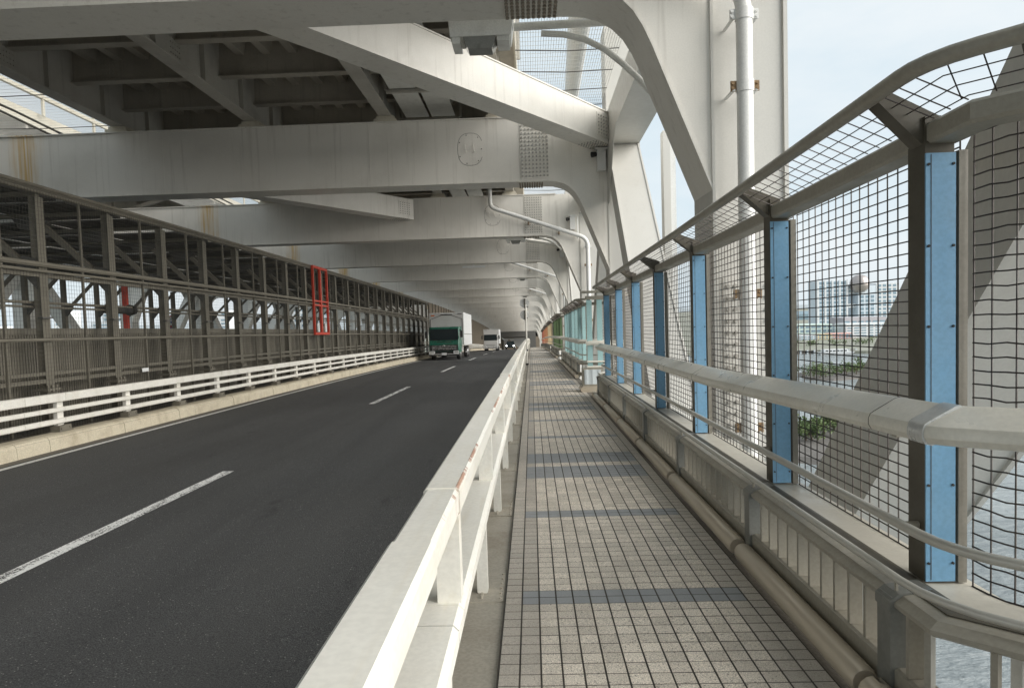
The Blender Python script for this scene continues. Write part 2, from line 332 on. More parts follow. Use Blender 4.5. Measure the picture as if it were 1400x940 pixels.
# ------------------------------------------------------------------ large structure: water, land, road, pavement
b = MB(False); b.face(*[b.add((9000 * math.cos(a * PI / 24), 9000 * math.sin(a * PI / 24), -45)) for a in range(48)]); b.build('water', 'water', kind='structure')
b = MB(False)
pts = [(-200, 640), (150, 628), (235, 612), (285, 590), (420, 560), (700, 520), (1200, 500), (2500, 1200), (2500, 4000), (-200, 4000)]
b.loft([[(x, y, -46) for x, y in pts], [(x, y, -42.6) for x, y in pts]]); b.build('far_shore', 'land', kind='structure')
b = MB(False)
pts = [(-1500, 700), (-500, 1250), (-420, 1900), (-2500, 3800), (-4200, 2500)]
b.loft([[(x, y, -46) for x, y in pts], [(x, y, -42.6) for x, y in pts]]); b.build('left_shore', 'land', kind='structure')

def strip(name, x0, x1, z, mat, y0=-14, y1=FAR + 30, thick=0.0, kind='structure', parent=None):
    m = MB()
    if thick: m.box(x0, x1, y0, y1, z - thick, z, 4)
    else:
        n = int((y1 - y0) / 4); m.loft([[(x0, y0 + (y1 - y0) * i / n, z), (x1, y0 + (y1 - y0) * i / n, z)][::-1] for i in range(n + 1)], False)
    return m.build(name, mat, parent, kind=kind)
road = strip('road', -8.0, -0.55, -0.2, 'asphalt')
strip('bridge_deck', -8.9, -0.5, -0.215, 'deck', thick=0.6)
strip('far_road', mir(-0.55), mir(-8.0), -0.2, 'asphalt'); strip('far_bridge_deck', mir(-0.5), mir(-8.9), -0.215, 'deck', thick=0.6)
for k in range(-1, 9):                                      # lane dashes
    y0 = 3.6 + 13.45 * k; m = MB(); y1 = y0 + 5.3
    m.loft([[(-4.02, y0 + (y1 - y0) * i / 3, -0.196), (-4.17, y0 + (y1 - y0) * i / 3, -0.196)] for i in range(4)], False); m.build('lane_dash', 'line', road)
m = MB(); n = 34
m.loft([[(-7.52, -10 + 150 * i / n, -0.196), (-7.64, -10 + 150 * i / n, -0.196)] for i in range(n + 1)], False); m.build('edge_line', 'edge', road)
m = MB()
m.loft([[(-7.70, -10 + 150 * i / n, -0.195), (-8.0, -10 + 150 * i / n, -0.195)] for i in range(n + 1)], False); m.build('gutter', 'concrete', road)

# left kerb
kerb = strip('kerb', -8.95, -7.93, 0.0, 'concrete', y0=5, thick=0.35)
y = 5.3; k = 0
while y < FAR:
    ln = 2.05 if k % 3 else 0.72
    m = MB(); dx = random.uniform(-0.006, 0.006); dz = random.uniform(-0.004, 0.006)
    m.prism([(-7.90 + dx, -0.21), (-7.915 + dx, -0.02), (-7.945 + dx, 0.03 + dz), (-8.01 + dx, 0.052 + dz), (-8.26 + dx, 0.05 + dz), (-8.26 + dx, -0.21)], y + 0.007, y + ln - 0.007, 2); m.build('kerb_block', 'kerb', kerb); y += ln; k += 1

# pavement with tiles
P = 0.0997; TY0 = 3.869
walk = MB(); walk.box(-0.205, 1.30, -3, FAR, -0.30, -0.0016, 4)
pav = walk.build('pavement', 'mortar', kind='structure')
m = MB(); m.box(1.301, 1.47, 2.3, FAR, -0.30, -0.012, 4); m.build('pavement_edge', 'concrete', pav)
m = MB()
m.loft([[(1.301, -3, z), (2.5, -3, z), (2.5, 1.3, z), (1.5, 2.28, z), (1.301, 2.299, z)] for z in (-0.30, -0.012)]); m.build('pavement_edge', 'concrete', pav)
def tile_verts(x0, x1, y0, y1, dz=0.0, c=0.0015):
    return [(x0, y0, -0.008), (x1, y0, -0.008), (x1, y1, -0.008), (x0, y1, -0.008), (x0 + c, y0 + c, dz), (x1 - c, y0 + c, dz), (x1 - c, y1 - c, dz), (x0 + c, y1 - c, dz)]
TF = [(4, 5, 6, 7), (0, 1, 5, 4), (1, 2, 6, 5), (2, 3, 7, 6), (3, 0, 4, 7)]
def tile_kind(i, j):
    q = j % 59
    blue = q in (0, 1, 18, 19) or 33 <= q <= 38 or 41 <= q <= 46
    if blue and 1 <= i <= 13: return 'tileblue'
    return 'tilegrey' if i in (0, 1, 13, 14) else 'tile'
tmesh = {}
g2 = 0.0033
for k in ('tile', 'tilegrey', 'tileblue'):
    me = bpy.data.meshes.new('tile'); me.from_pydata(tile_verts(g2, P - g2, g2, P - g2), [], TF); me.materials.append(MT[k]); tmesh[k] = me
rest = MB(); kinds = ['tile', 'tilegrey', 'tileblue']
for j in range(-30, 960):
    y0 = TY0 + P * j
    for i in range(15):
        x0 = -0.2 + P * i; k = tile_kind(i, j); dz = random.uniform(-0.0006, 0.0006)
        if -10 <= j < 10:
            o = link(tmesh[k], 'tile', pav); o.location = (x0, y0, zd(y0) + dz); o.rotation_euler = (slope(y0) + random.uniform(-0.004, 0.004), random.uniform(-0.004, 0.004), 0)
        elif y0 < 62:
            rest.mi = kinds.index(k); q = len(rest.v)
            for p in tile_verts(x0 + g2, x0 + P - g2, y0 + g2, y0 + P - g2, dz): rest.add(p)
            for fc in TF: rest.face(*[q + z for z in fc])
o = rest.build('tile_field', kinds, pav, kind='stuff')
m = MB(); m.box(-0.19, 1.29, 62.05, FAR, -0.006, -0.001, 4); m.build('far_paving', 'tile', pav)

# steel edge strip under the white railing
edge = MB(); edge.box(-0.56, -0.206, -3, FAR, -0.34, -0.02, 4); edge = edge.build('walkway_kerb', 'plate', kind='structure')
PY = [2.276 + 1.835 * k for k in range(-2, 58)]
for k, y in enumerate(PY[:34]):
    m = MB(); m.box(-0.52, -0.214, y - 0.16, y + 0.30, -0.02, -0.012); m.build('base_plate', 'plate', edge)
    m = MB(); 
    for q in range(6): m.disc((-0.232, y - 0.13 + q * 0.08, -0.014 + zd(0)), 0.007, (0, 0, 1), 0.012, 6)
    for q in (-0.11, -0.075): m.disc((-0.345, y + q, -0.014), 0.010, (0, 0, 1), 0.02, 6)
    m.build('bolt_row', 'boltrow', edge, kind='stuff')

# ------------------------------------------------------------------ white railing between road and walkway
rail = thing('white_railing', 'cream white steel railing with two box rails between the road and the tiled walkway', 'railing')
def rail_piece(name, x0, x1, z0, z1, y0, y1, c=0.012):
    m = MB(); m.box(x0, x1, y0, y1, z0, z1, 3, c); return m.build(name, 'guard', rail, smooth=35)
SJ = [(1.67 + 5.505 * k, 2.22 + 5.505 * k) for k in range(-1, 20)]
y = -4.0
for a, e in SJ:
    rail_piece('top_rail', -0.374, -0.252, 0.985, 1.08, y, a - 0.006); rail_piece('rail_sleeve', -0.370, -0.256, 0.988, 1.076, a, e)
    rail_piece('lower_rail', -0.405, -0.252, 0.605, 0.685, y, a + 0.39, 0.018); y2 = e + 0.004
    m = MB(); m.box(-0.401, -0.256, a + 0.388, a + 0.402, 0.61, 0.681, 9, 0.016); m.build('rail_joint', 'seam', rail); m = MB(); m.box(-0.371, -0.255, a - 0.008, a + 0.001, 0.99, 1.077, 9, 0.012); m.build('rail_joint', 'seam', rail)
    y = y2
    rail_piece('lower_rail', -0.405, -0.252, 0.605, 0.685, a + 0.40, e, 0.018)
pm = None
for y in PY:
    for nm, x0, x1, z0, z1 in (('post', -0.342, -0.262, 0.68, 0.99), ('lower_post', -0.376, -0.312, -0.012, 0.61)):
        m = MB(); m.box(x0, x1, y - 0.035, y + 0.035, z0, z1, 3, 0.006); m.build('post', 'guard', rail, smooth=35)

# ------------------------------------------------------------------ left guard rail
gl = thing('guard_rail', 'low cream guard rail of three bars on a concrete kerb left of the road', 'guard rail', (-8.2, 11, 0))
y = 5.6; k = 0
while y < FAR:
    for z0, z1, d in ((0.57, 0.715, 0.10), (0.395, 0.47, 0.075), (0.195, 0.28, 0.075)):
        m = MB(); m.box(-8.2 - 0.02, -8.2 + d, y + 0.004, y + (5.0 if k % 2 == 0 else 0.95) - 0.004, z0, z1, 2.5, 0.012); m.build('bar', 'guardL', gl, smooth=35)
    y += 5.0 if k % 2 == 0 else 0.95; k += 1
pl = MB(False); pl.box(-0.07, 0.0, -0.075, 0.075, 0.10, 0.66, 9, 0.01); post_me = pl.build('post', 'guardL', gl, off=(0, 0, 0))
bk = MB(False); bk.box(-0.10, 0.10, -0.17, 0.17, 0.03, 0.06); bk.box(-0.09, 0.08, -0.15, 0.15, 0.06, 0.155)
for q in (-0.11, 0.11): bk.disc((0.08, q, 0.11), 0.02, (1, 0, 0), 0.015, 6)
br_me = bk.build('post_bracket', 'lframe', gl, off=(0, 0, 0))
first = True
for k in range(54):
    y = 11.53 + 1.99 * (k - 3); rel = (0, y - 11, zd(y))
    for o in (post_me, br_me):
        q = o if first else o.copy()
        if not first: COL.objects.link(q); q.parent = gl
        q.location = rel
    first = False

# ------------------------------------------------------------------ cross beams, columns, truss
ZT, ZB = 7.2, 5.5
prof = [(0.45, 5.5), (0.72, 5.485), (0.95, 5.42), (1.12, 5.32), (1.26, 5.18), (1.37, 5.0), (1.47, 4.78), (1.58, 4.50), (1.86, 3.80), (2.13, 3.12), (2.165, 3.0)]
full = [(mir(x), z) for x, z in prof[::-1]] + [(-9.0, 5.5), (-4.0, 5.5)] + prof
beam0 = thing('cross_beam', 'nearest white box cross beam, cut by the top edge of the picture', 'cross beam', (0, YB, zd(YB)), 'white cross beams over the lower deck')
def loc(): return MB(False)
m = loc()
for yy in (0.03, 0.84):
    ids = [(m.add((x, yy, z)), m.add((x, yy, ZT - 0.02))) for x, z in full]
    for p, q in zip(ids, ids[1:]): m.face(p[0], q[0], q[1], p[1]) if yy < 0.1 else m.face(p[1], q[1], q[0], p[0])
m.build('web', 'white', beam0, off=(0, 0, 0))
m = loc(); m.loft([[(x, 0.0, z), (x, 0.87, z), (x + 0.0, 0.87, z + 0.028), (x, 0.0, z + 0.028)] for x, z in full[:11]] + [[(x, 0.0, z), (x, 0.87, z), (x, 0.87, z + 0.028), (x, 0.0, z + 0.028)] for x, z in full[11:16]] + [[(x, 0.0, z), (x, 0.87, z), (x + 0.02, 0.87, z + 0.02), (x + 0.02, 0.0, z + 0.02)] for x, z in full[16:]])
m.build('bottom_flange', 'white', beam0, smooth=28, off=(0, 0, 0))
m = loc(); m.box(mir(1.17), 1.17, -0.02, 0.89, ZT - 0.02, ZT + 0.01); m.build('top_flange', 'white', beam0, off=(0, 0, 0))
for sx in (1, -1):
    X = (lambda x: x) if sx > 0 else mir
    m = loc(); m.box(min(X(-0.17), X(0.63)), max(X(-0.17), X(0.63)), 0.016, 0.03, 5.57, 7.14); m.build('splice_plate', 'white', beam0, off=(0, 0, 0))
    m = loc()
    for i in range(8):
        for j in range(15):
            m.disc((X(-0.115 + i * 0.095), 0.017, 5.64 + j * 0.102), 0.026, (0, -1, 0), 0.034, 6)
    m.build('bolt_field', 'bolt', beam0, kind='stuff', off=(0, 0, 0))
    m = loc(); m.box(min(X(-0.22), X(0.44)), max(X(-0.22), X(0.44)), 0.03, 0.84, 5.485, 5.5); m.build('soffit_plate', 'white', beam0, off=(0, 0, 0))
    m = loc()
    for i in range(10):
        for j in range(8): m.disc((X(-0.19 + i * 0.066), 0.09 + j * 0.098, 5.486), 0.022, (0, 0, -1), 0.03, 6)
    m.build('soffit_bolts', 'boltbrown', beam0, kind='stuff', off=(0, 0, 0))
    # rounded manhole cover, its joint and two grab handles
    ring = []
    for a in range(28):
        t = 2 * PI * a / 28; ring.append((-1.49 + 0.335 * math.copysign(abs(math.cos(t)) ** 0.75, math.cos(t)), 6.40 + 0.42 * math.copysign(abs(math.sin(t)) ** 0.85, math.sin(t))))
    m = loc(); m.loft([[(X(-1.49 + (x + 1.49) * s_), yy, 6.40 + (z - 6.40) * s_) for x, z in ring] for yy, s_ in ((0.03, 1.0), (0.024, 1.0), (0.024, 0.0))][:2]); mh = m.build('manhole_cover', 'white', beam0, off=(0, 0, 0))
    m = loc(); R = [(X(x), z) for x, z in ring]
    i1 = [m.add((X(-1.49 + (x + 1.49) * 1.025), 0.0285, 6.40 + (z - 6.40) * 1.025)) for x, z in ring]; i2 = [m.add((X(x), 0.0285, z)) for x, z in ring]
    for q in range(28):
        if q not in (0, 26, 27, 1): m.face(i1[q], i1[(q + 1) % 28], i2[(q + 1) % 28], i2[q])
    m.build('manhole_joint', 'seam', beam0, off=(0, 0, 0))
    for hx in (-1.60, -1.38):
        m = loc(); m.tube([(X(hx - 0.03), 0.026, 6.52), (X(hx - 0.03), -0.03, 6.52), (X(hx), -0.03, 6.33), (X(hx), 0.026, 6.33)], 0.010, 5); m.build('grab_handle', 'white', mh, off=(0, 0, 0))
    m = loc()
    for q in range(0, 28, 4): m.disc((X(-1.49 + (ring[q][0] + 1.49) * 0.9), 0.025, 6.4 + (ring[q][1] - 6.4) * 0.9), 0.014, (0, -1, 0), 0.014, 6)
    m.build('cover_bolts', 'seam', mh, kind='stuff', off=(0, 0, 0))
    # haunch gusset, proud of the web
    hp = [(1.17, 5.275)] + prof[4:]
    m = loc()
    pr = [(X(x), z) for x, z in hp]
    ids = []
    for yy in (0.018, 0.03): ids.append([(m.add((x, yy, z + 0.03)), m.add((x, yy, ZT - 0.25))) for x, z in pr])
    for p, q in zip(ids[0], ids[0][1:]): m.face(p[0], q[0], q[1], p[1])
    m.face(ids[0][0][0], ids[0][0][1], ids[1][0][1], ids[1][0][0]); m.build('haunch_plate', 'white', beam0, off=(0, 0, 0))
# four faint weld seams across the web
for x in (-4.2, -9.8, -14.5): m = loc(); m.box(x, x + 0.012, 0.022, 0.03, 5.53, 7.17); m.build('weld_seam', 'white', beam0, off=(0, 0, 0))
beams = [beam0]
for n in list(range(1, NB)) + [-1, -2]:
    c = copy_tree(beam0, None, n > 6); y = YB + SB * n; c.location = (0, y, zd(y))
    c['label'] = {-1: 'white box cross beam straight overhead, out of the picture', -2: 'white box cross beam behind the camera'}.get(n, 'white box cross beam with manhole cover, %s one beyond the cut-off nearest beam' % ORD[n - 1])
    if n < 0: del c['group']
# columns
def column(sx):
    X = (lambda x: x) if sx > 0 else mir
    t = thing('truss_column', 'tall white box column on the right behind the fence, carrying the drain pipe', 'column', (0, YB, zd(YB)), 'white truss columns')
    for a, e, y0, y1, nm in ((2.165, 2.955, 0.03, 0.84, 'web'), (2.13, 2.165, -0.005, 0.875, 'flange'), (2.955, 3.0, -0.005, 0.875, 'flange')):
        m = loc(); m.box(min(X(a), X(e)), max(X(a), X(e)), y0, y1, -5.0, 9.5); m.build(nm, 'white2', t, off=(0, 0, 0))
    m = loc(); m.box(min(X(2.24), X(2.88)), max(X(2.24), X(2.88)), 0.012, 0.03, -1.2, 2.1); m.build('splice_plate', 'white2', t, off=(0, 0, 0))
    m = loc()
    for x in (2.29, 2.38, 2.74, 2.83):
        for j in range(24): m.disc((X(x), 0.013, -1.1 + j * 0.135), 0.024, (0, -1, 0), 0.03, 6)
    m.build('bolt_field', 'bolt', t, kind='stuff', off=(0, 0, 0))
    return t
for sx in (1, -1):
    c0 = column(sx)
    if sx < 0: c0['label'] = 'white column of the far truss seen through the railway frames, nearest of its row'; c0['group'] = 'far side truss columns'
    for n in list(range(1, NB)) + [-1]:
        c = copy_tree(c0, None, n > 3); y = YB + SB * n; c.location = (0, y, zd(y))
        c['label'] = ('white truss column on the right, %s one beyond the one with the near drain pipe' % ORD[n - 1] if sx > 0 else 'white column of the far truss, %s one beyond its nearest' % ORD[n - 1]) if n > 0 else 'white truss column behind the camera'
        if n < 0: del c['group']
# diagonals and chords
def diag(sx, y_lo, y_hi, label, cat='truss diagonal'):
    X = (lambda x: x) if sx > 0 else mir
    t = thing('truss_diagonal', label, cat, (0, 0, 0), 'white truss diagonals')
    zl, zh = -4.2, 6.38; d = 0.86 / 2
    x0, x1 = min(X(2.138), X(2.945)), max(X(2.138), X(2.945))
    for xa, xb, nm in ((x0, x0 + 0.04, 'side_plate'), (x1 - 0.04, x1, 'side_plate')):
        m = MB(); m.loft([[(xa, y_lo, zl - d), (xb, y_lo, zl - d), (xb, y_lo, zl + d), (xa, y_lo, zl + d)], [(xa, y_hi, zh - d), (xb, y_hi, zh - d), (xb, y_hi, zh + d), (xa, y_hi, zh + d)]]); m.build(nm, 'white2', t)
    d2 = d - 0.03
    m = MB(); m.loft([[(x0 + 0.04, y_lo, zl - d2), (x1 - 0.04, y_lo, zl - d2), (x1 - 0.04, y_lo, zl + d2), (x0 + 0.04, y_lo, zl + d2)], [(x0 + 0.04, y_hi, zh - d2), (x1 - 0.04, y_hi, zh - d2), (x1 - 0.04, y_hi, zh + d2), (x0 + 0.04, y_hi, zh + d2)]]); m.build('cover_plate', 'white2', t)
    return t
for sx in (1, -1):
    side = 'right' if sx > 0 else 'far left'
    for n in range(-1, NB - 1):
        ya, yb = YB + 0.43 + SB * n, YB + 0.43 + SB * (n + 1)
        up = n % 2 == 0                                    # from a low node under an even beam to a high node at the odd beam
        lab = {(1, -1): 'broad grey truss diagonal behind the near mesh, rising towards the camera', (1, 0): 'white truss diagonal descending from the second cross beam behind the fence'}.get((sx, n), 'white truss diagonal of the %s truss in the %s bay' % (side, ORD[n + 1]))
        if (sx, n) == (1, -1): diag(sx, 9.05, -0.57, lab)
        else: diag(sx, (ya + 0.04) if up else (yb - 0.04), (yb - 0.19) if up else (ya + 0.19), lab)
    X = (lambda x: x) if sx > 0 else mir
    x0, x1 = min(X(2.13), X(2.955)), max(X(2.13), X(2.955))
    t = thing('truss_chord', 'white upper chord running along the %s truss above the road' % side, 'truss chord')
    for n in range(-2, NB - 1):
        y0, y1 = YB + 0.88 + SB * n, YB - 0.01 + SB * (n + 1)
        m = MB(); m.box(x0, x1, y0, y1, 6.35, 7.16, 4); m.build('chord_plate', 'white2', t)
        for yy, s_ in ((y0, 1), (y1, -1)):
            if (n + (0 if s_ > 0 else 1)) % 2:
                m = MB(); m.loft([[(xx, yy, 4.9), (xx, yy + s_ * 0.3, 4.75), (xx, yy + s_ * 1.55, 6.05), (xx, yy + s_ * 2.1, 6.36), (xx, yy, 6.36)][::s_] for xx in (x0 - 0.012, x0 - 0.001)]); m.build('gusset_plate', 'white2', t)
    t = thing('lower_chord', 'white lower chord of the %s truss below the walkway' % side, 'truss chord')
    for n in range(-2, NB - 1): m = MB(); m.box(x0, x1, YB + 0.88 + SB * n, YB - 0.01 + SB * (n + 1), -5.0, -3.9, 4); m.build('chord_plate', 'white2', t)
# lateral braces in the plane of the chords
def brace(xa, ya, xb, yb, label, hidden=False):
    t = thing('lateral_brace', label, 'brace', (xa, ya, 0), 'diagonal braces between the cross beams')
    d = Vector((xb - xa, yb - ya, 0)).normalized(); nrm = Vector((-d.y, d.x, 0)); hw = 0.30
    def slab(o0, o1, z0, z1, s0=0.0, s1=1.0, nm='side_plate', mt='white'):
        m = MB(); L_ = math.hypot(xb - xa, yb - ya); P0 = Vector((xa, ya, 0)) + d * L_ * s0; P1 = Vector((xa, ya, 0)) + d * L_ * s1
        m.loft([[tuple(p + nrm * o + Vector((0, 0, z))) for o, z in ((o0, z0), (o1, z0), (o1, z1), (o0, z1))] for p in (P0, P1)]); return m.build(nm, mt, t)
    slab(-hw, -hw + 0.03, 6.32, 7.08); slab(hw - 0.03, hw, 6.32, 7.08)
    slab(-hw - 0.02, hw + 0.02, 6.29, 6.318, nm='bottom_plate'); slab(-hw - 0.02, hw + 0.02, 7.082, 7.11, nm='top_plate')
    for s0, s1 in ((0.93, 0.985), (0.015, 0.07)):
        slab(-hw - 0.012, -hw - 0.001, 6.42, 6.98, s0, s1, 'splice_plate')
        m = MB(); L_ = math.hypot(xb - xa, yb - ya)
        for i in range(5):
            for j in range(6):
                p = Vector((xa, ya, 0)) + d * L_ * (s0 + (s1 - s0) * (0.12 + i * 0.19)) + nrm * (-hw - 0.013)
                m.disc((p.x, p.y, 6.48 + j * 0.088), 0.018, tuple(-nrm), 0.022, 6)
        m.build('bolt_field', 'bolt', t, kind='stuff')
        m = MB()
        for i in range(6):
            for j in range(7):
                p = Vector((xa, ya, 0)) + d * L_ * (s0 + (s1 - s0) * (0.08 + i * 0.17)) + nrm * (-0.26 + j * 0.087)
                m.disc((p.x, p.y, 6.289), 0.017, (0, 0, -1), 0.022, 6)
        m.build('bolt_field', 'bolt', t, kind='stuff')
def Yb(n): return YB + SB * n
BX = [(-12.0, -5.05), (-4.95, 2.0)]
brace(-5.05 + 0.1, Yb(0) + 0.9, 2.03, Yb(1) - 0.05, 'big white diagonal brace overhead from the nearest beam to the right column')
brace(-11.9, Yb(1) + 0.9, -5.0, Yb(2) - 0.03, 'white diagonal brace behind the second beam, its pointed end left of the lane lamps')
brace(-4.95, Yb(2) + 0.9, 2.0, Yb(3) - 0.03, 'white diagonal brace hidden above the third beam')
brace(mir(-4.95), Yb(0) + 0.9, mir(2.0), Yb(1) - 0.03, 'cream diagonal brace over the far carriageway, at the upper left edge')
brace(-11.95, Yb(-1) + 0.9, -5.0, Yb(0) - 0.03, 'white diagonal brace above the camera')
brace(mir(-11.9), Yb(1) + 0.9, mir(-5.0), Yb(2) - 0.03, 'white diagonal brace left of the centre behind the second beam')

# ------------------------------------------------------------------ upper deck
def upper_deck(sx, label):
    X = (lambda x: x) if sx > 0 else mir
    t = thing('upper_deck', label, 'bridge deck', (XC + sx * 6, 0, 7.3), None)
    y0, y1 = -24.0, YB + SB * NB
    def bx(a, e, ya, yb, za, zb, nm, mt, kind=None, step=5):
        m = MB(); m.box(min(X(a), X(e)), max(X(a), X(e)), ya, yb, za, zb, step); return m.build(nm, mt, t, kind=kind)
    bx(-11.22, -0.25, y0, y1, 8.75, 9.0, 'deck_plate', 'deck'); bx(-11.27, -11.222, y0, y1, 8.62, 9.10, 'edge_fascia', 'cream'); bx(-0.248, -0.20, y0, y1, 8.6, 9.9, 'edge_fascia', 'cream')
    GX = (-11.05, -7.4, -3.75, -0.75) if sx > 0 else (-7.4, -3.75, -0.75)
    if sx < 0:
        for k in range(24):
            y = -12.0 + 2.6 * k; m = MB(); m.beam((X(-7.45), y, 7.6), (X(-11.0), y, 8.6), 0.16, 0.16); m.build('cantilever_strut', 'deckgirder', t); m = MB(); m.box(X(-11.2), X(-7.42), y - 0.06, y + 0.06, 8.5, 8.745); m.build('cantilever_arm', 'deckgirder', t)
        for z in (9.55, 10.0): bx(-11.5, -11.4, 2, 60, z, z + 0.12, 'parapet_rail', 'cream')
        for k in range(16): bx(-11.48, -11.42, 4 + k * 2.6, 4.1 + k * 2.6, 9.0, 10.0, 'parapet_post', 'cream')
    for gx in GX:
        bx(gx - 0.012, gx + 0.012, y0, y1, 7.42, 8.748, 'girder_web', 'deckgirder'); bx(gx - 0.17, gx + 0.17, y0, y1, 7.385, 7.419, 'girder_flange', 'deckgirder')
    for n in range(-2, NB):
        for gx in GX:
            if n > 6: continue
            m = MB(); m.box(min(X(gx - 0.30), X(gx + 0.30)), max(X(gx - 0.30), X(gx + 0.30)), YB + SB * n + 0.02, YB + SB * n + 0.80, 7.215, 7.29); m.box(X(gx) - 0.24, X(gx) + 0.24, YB + SB * n + 0.08, YB + SB * n + 0.74, 7.291, 7.383); m.build('bearing', 'cream', t)
    ys = [YB - SB * 2 + 0.45 + SB / 5 * k for k in range(0, 5 * (NB + 2))]
    for y in ys:
        if y > 62: continue
        for a, e in zip(GX, GX[1:]):
            if e == GX[-1] and False: continue
            m = MB(); m.box(min(X(a + 0.013), X(e - 0.013)), max(X(a + 0.013), X(e - 0.013)), y - 0.008, y + 0.008, 7.93, 8.747); m.box(min(X(a + 0.013), X(e - 0.013)), max(X(a + 0.013), X(e - 0.013)), y - 0.12, y + 0.12, 7.90, 7.929); m.build('floor_beam', 'deck', t)
        for gx in GX:
            m = MB()
            for q in (-1.03,):
                m.box(gx - 0.12 if sx > 0 else X(gx) - 0.12, (gx if sx > 0 else X(gx)) - 0.013, y + q - 0.008, y + q + 0.008, 7.42, 8.7); m.box((gx if sx > 0 else X(gx)) + 0.013, (gx if sx > 0 else X(gx)) + 0.12, y + q - 0.008, y + q + 0.008, 7.42, 8.7)
            if 5 < y < 45: m.build('web_stiffener', 'deckgirder', t)
    # trough ribs under the deck plate
    for a, e in zip(GX, GX[1:]):
        nr = 5
        for k in range(nr):
            xc = a + (e - a) * (k + 0.8) / (nr + 0.6)
            m = MB(); m.prism([(X(xc) - 0.16, 8.748), (X(xc) - 0.10, 8.42), (X(xc) + 0.10, 8.42), (X(xc) + 0.16, 8.748)], y0, 64, 6); m.build('trough_rib', 'deck', t)
    if sx > 0:
        for gx in GX[:3]:                                   # web splices with bolts
            for n in range(0, 5):
                m = MB()
                for i in range(5):
                    for j in range(9): m.disc((gx - 0.013, YB + SB * n + 6.4 + i * 0.09, 7.6 + j * 0.11), 0.02, (-1, 0, 0), 0.02, 6); m.disc((gx + 0.013, YB + SB * n + 6.4 + i * 0.09, 7.6 + j * 0.11), 0.02, (1, 0, 0), 0.02, 6)
                m.build('bolt_field', 'deckgirder', t, kind='stuff')
        for n in range(0, 5):                               # floor beam splices: bolt patches on the webs
            for k in range(5):
                y = YB + SB * n + 0.45 + SB / 5 * k; m = MB()
                for xg in (-10.3, -8.15, -6.6, -4.5):
                    for i in range(5):
                        for j in range(7): m.disc((xg + i * 0.085, y - 0.009, 8.02 + j * 0.1), 0.019, (0, -1, 0), 0.02, 6)
                m.build('bolt_field', 'deck', t, kind='stuff')
    return t
upper_deck(1, 'dark grey steel underside of the upper deck over the near carriageway, girders and ribs')
upper_deck(-1, 'upper deck underside over the far carriageway, beyond the slot of light')
# maintenance catwalk hung under the deck
cw = thing('catwalk', 'pale panelled maintenance catwalk hung under the upper deck right of centre', 'catwalk', (-2.6, 12, 7.5))
for k in range(20):
    y = 3.4 + k * 2.3
    if y > 45: break
    for a, e in ((-3.35, -2.70), (-2.62, -1.97)):
        m = MB(); m.box(a, e, y + 0.04, y + 2.22, 7.62, 7.645); m.build('panel', 'lampbody', cw)
    m = MB(); m.box(-3.45, -1.85, y - 0.04, y + 0.04, 7.54, 7.618); m.box(-3.50, -3.44, y - 0.03, y + 0.03, 7.62, 8.30); m.box(-1.86, -1.80, y - 0.03, y + 0.03, 7.62, 8.30); m.build('support_frame', 'deckgirder', cw)
# safety nets in the two slots beside the upper deck
def net(name, label, x0, x1, z, y1, ropes):
    t = thing(name, label, 'safety net', (x0, 8, z))
    m = MB()
    n = int((x1 - x0) / 0.055)
    for i in range(n + 1):
        x = x0 + (x1 - x0) * i / n; m.box(x - 0.004, x + 0.004, 6, y1, z, z + 0.006, 8)
    y = 6.0
    while y < y1: m.box(x0, x1, y - 0.004, y + 0.004, z + 0.007, z + 0.012); y += 0.22
    m.build('net_cords', 'net', t, kind='stuff')
    y = 6.6
    while y < y1 and y < 40:
        mm = MB(); mm.tube([(x0, y, z - 0.03), ((x0 + x1) / 2, y + 0.05, z - 0.07), (x1, y + 0.1, z - 0.03)], 0.012, 5); mm.build('cross_rope', 'rope', t); y += ropes
    return t
net('safety_net', 'pale safety net across the bright slot beside the right truss', -0.18, 2.12, 7.75, 60, 1.25)
net('safety_net', 'pale safety net in the bright slot at the left, between the two upper decks', mir(-11.2), -11.24, 7.85, 60, 2.6)
for dx in (-0.25, 0.1):
    m = MB(); m.tube([(XC + dx, y_, 7.70 - 0.06 * math.sin(y_)) for y_ in range(6, 45, 1)], 0.035, 6); tag(m.build('cable', 'rope'), 'dark cable sagging along the slot between the decks, %s of two' % ('left' if dx < 0 else 'right'), 'cable')
# main cable and a sign box seen through the right net
m = MB(False); m.tube([(1.35 + 0.047 * (y_ - 14), y_, 8.9 + 0.155 * (y_ - 14)) for y_ in (15.5, 30, 60)], 0.34, 14); tag(m.build('bridge_cable', 'white2', smooth=60), 'thick white bridge cable rising beyond the safety net at upper right', 'cable')
t = thing('equipment_cabinet', 'grey cabinet box on the upper deck edge seen through the net', 'panel', (-0.1, 19, 10.6))
m = MB(); m.box(-0.75, 0.5, 19.0, 19.12, 10.35, 11.25); m.build('panel', 'deckgirder', t); m = MB(); m.box(-0.65, 0.4, 18.96, 18.999, 10.45, 11.15); m.build('face', 'lampglass', t); m = MB(); m.box(-0.2, -0.1, 19.121, 19.2, 9.0, 11.0); m.build('post', 'deckgirder', t)
# slim box post outside the truss
t = thing('box_post', 'slim grey box post rising outside the truss behind the fence', 'post', (3.7, 18.2, 0))
m = MB(); m.box(3.54, 3.72, 18.0, 18.35, -5, 6.6); m.build('post', 'white2', t); m = MB(); m.box(3.722, 3.86, 18.03, 18.30, -5, 6.5); m.build('cover', 'pipe', t); m = MB(); m.box(3.0, 3.54, 18.42, 18.6, 2.2, 2.4); m.build('bracket', 'white2', t)  # lit side of the post painted in as a paler second box

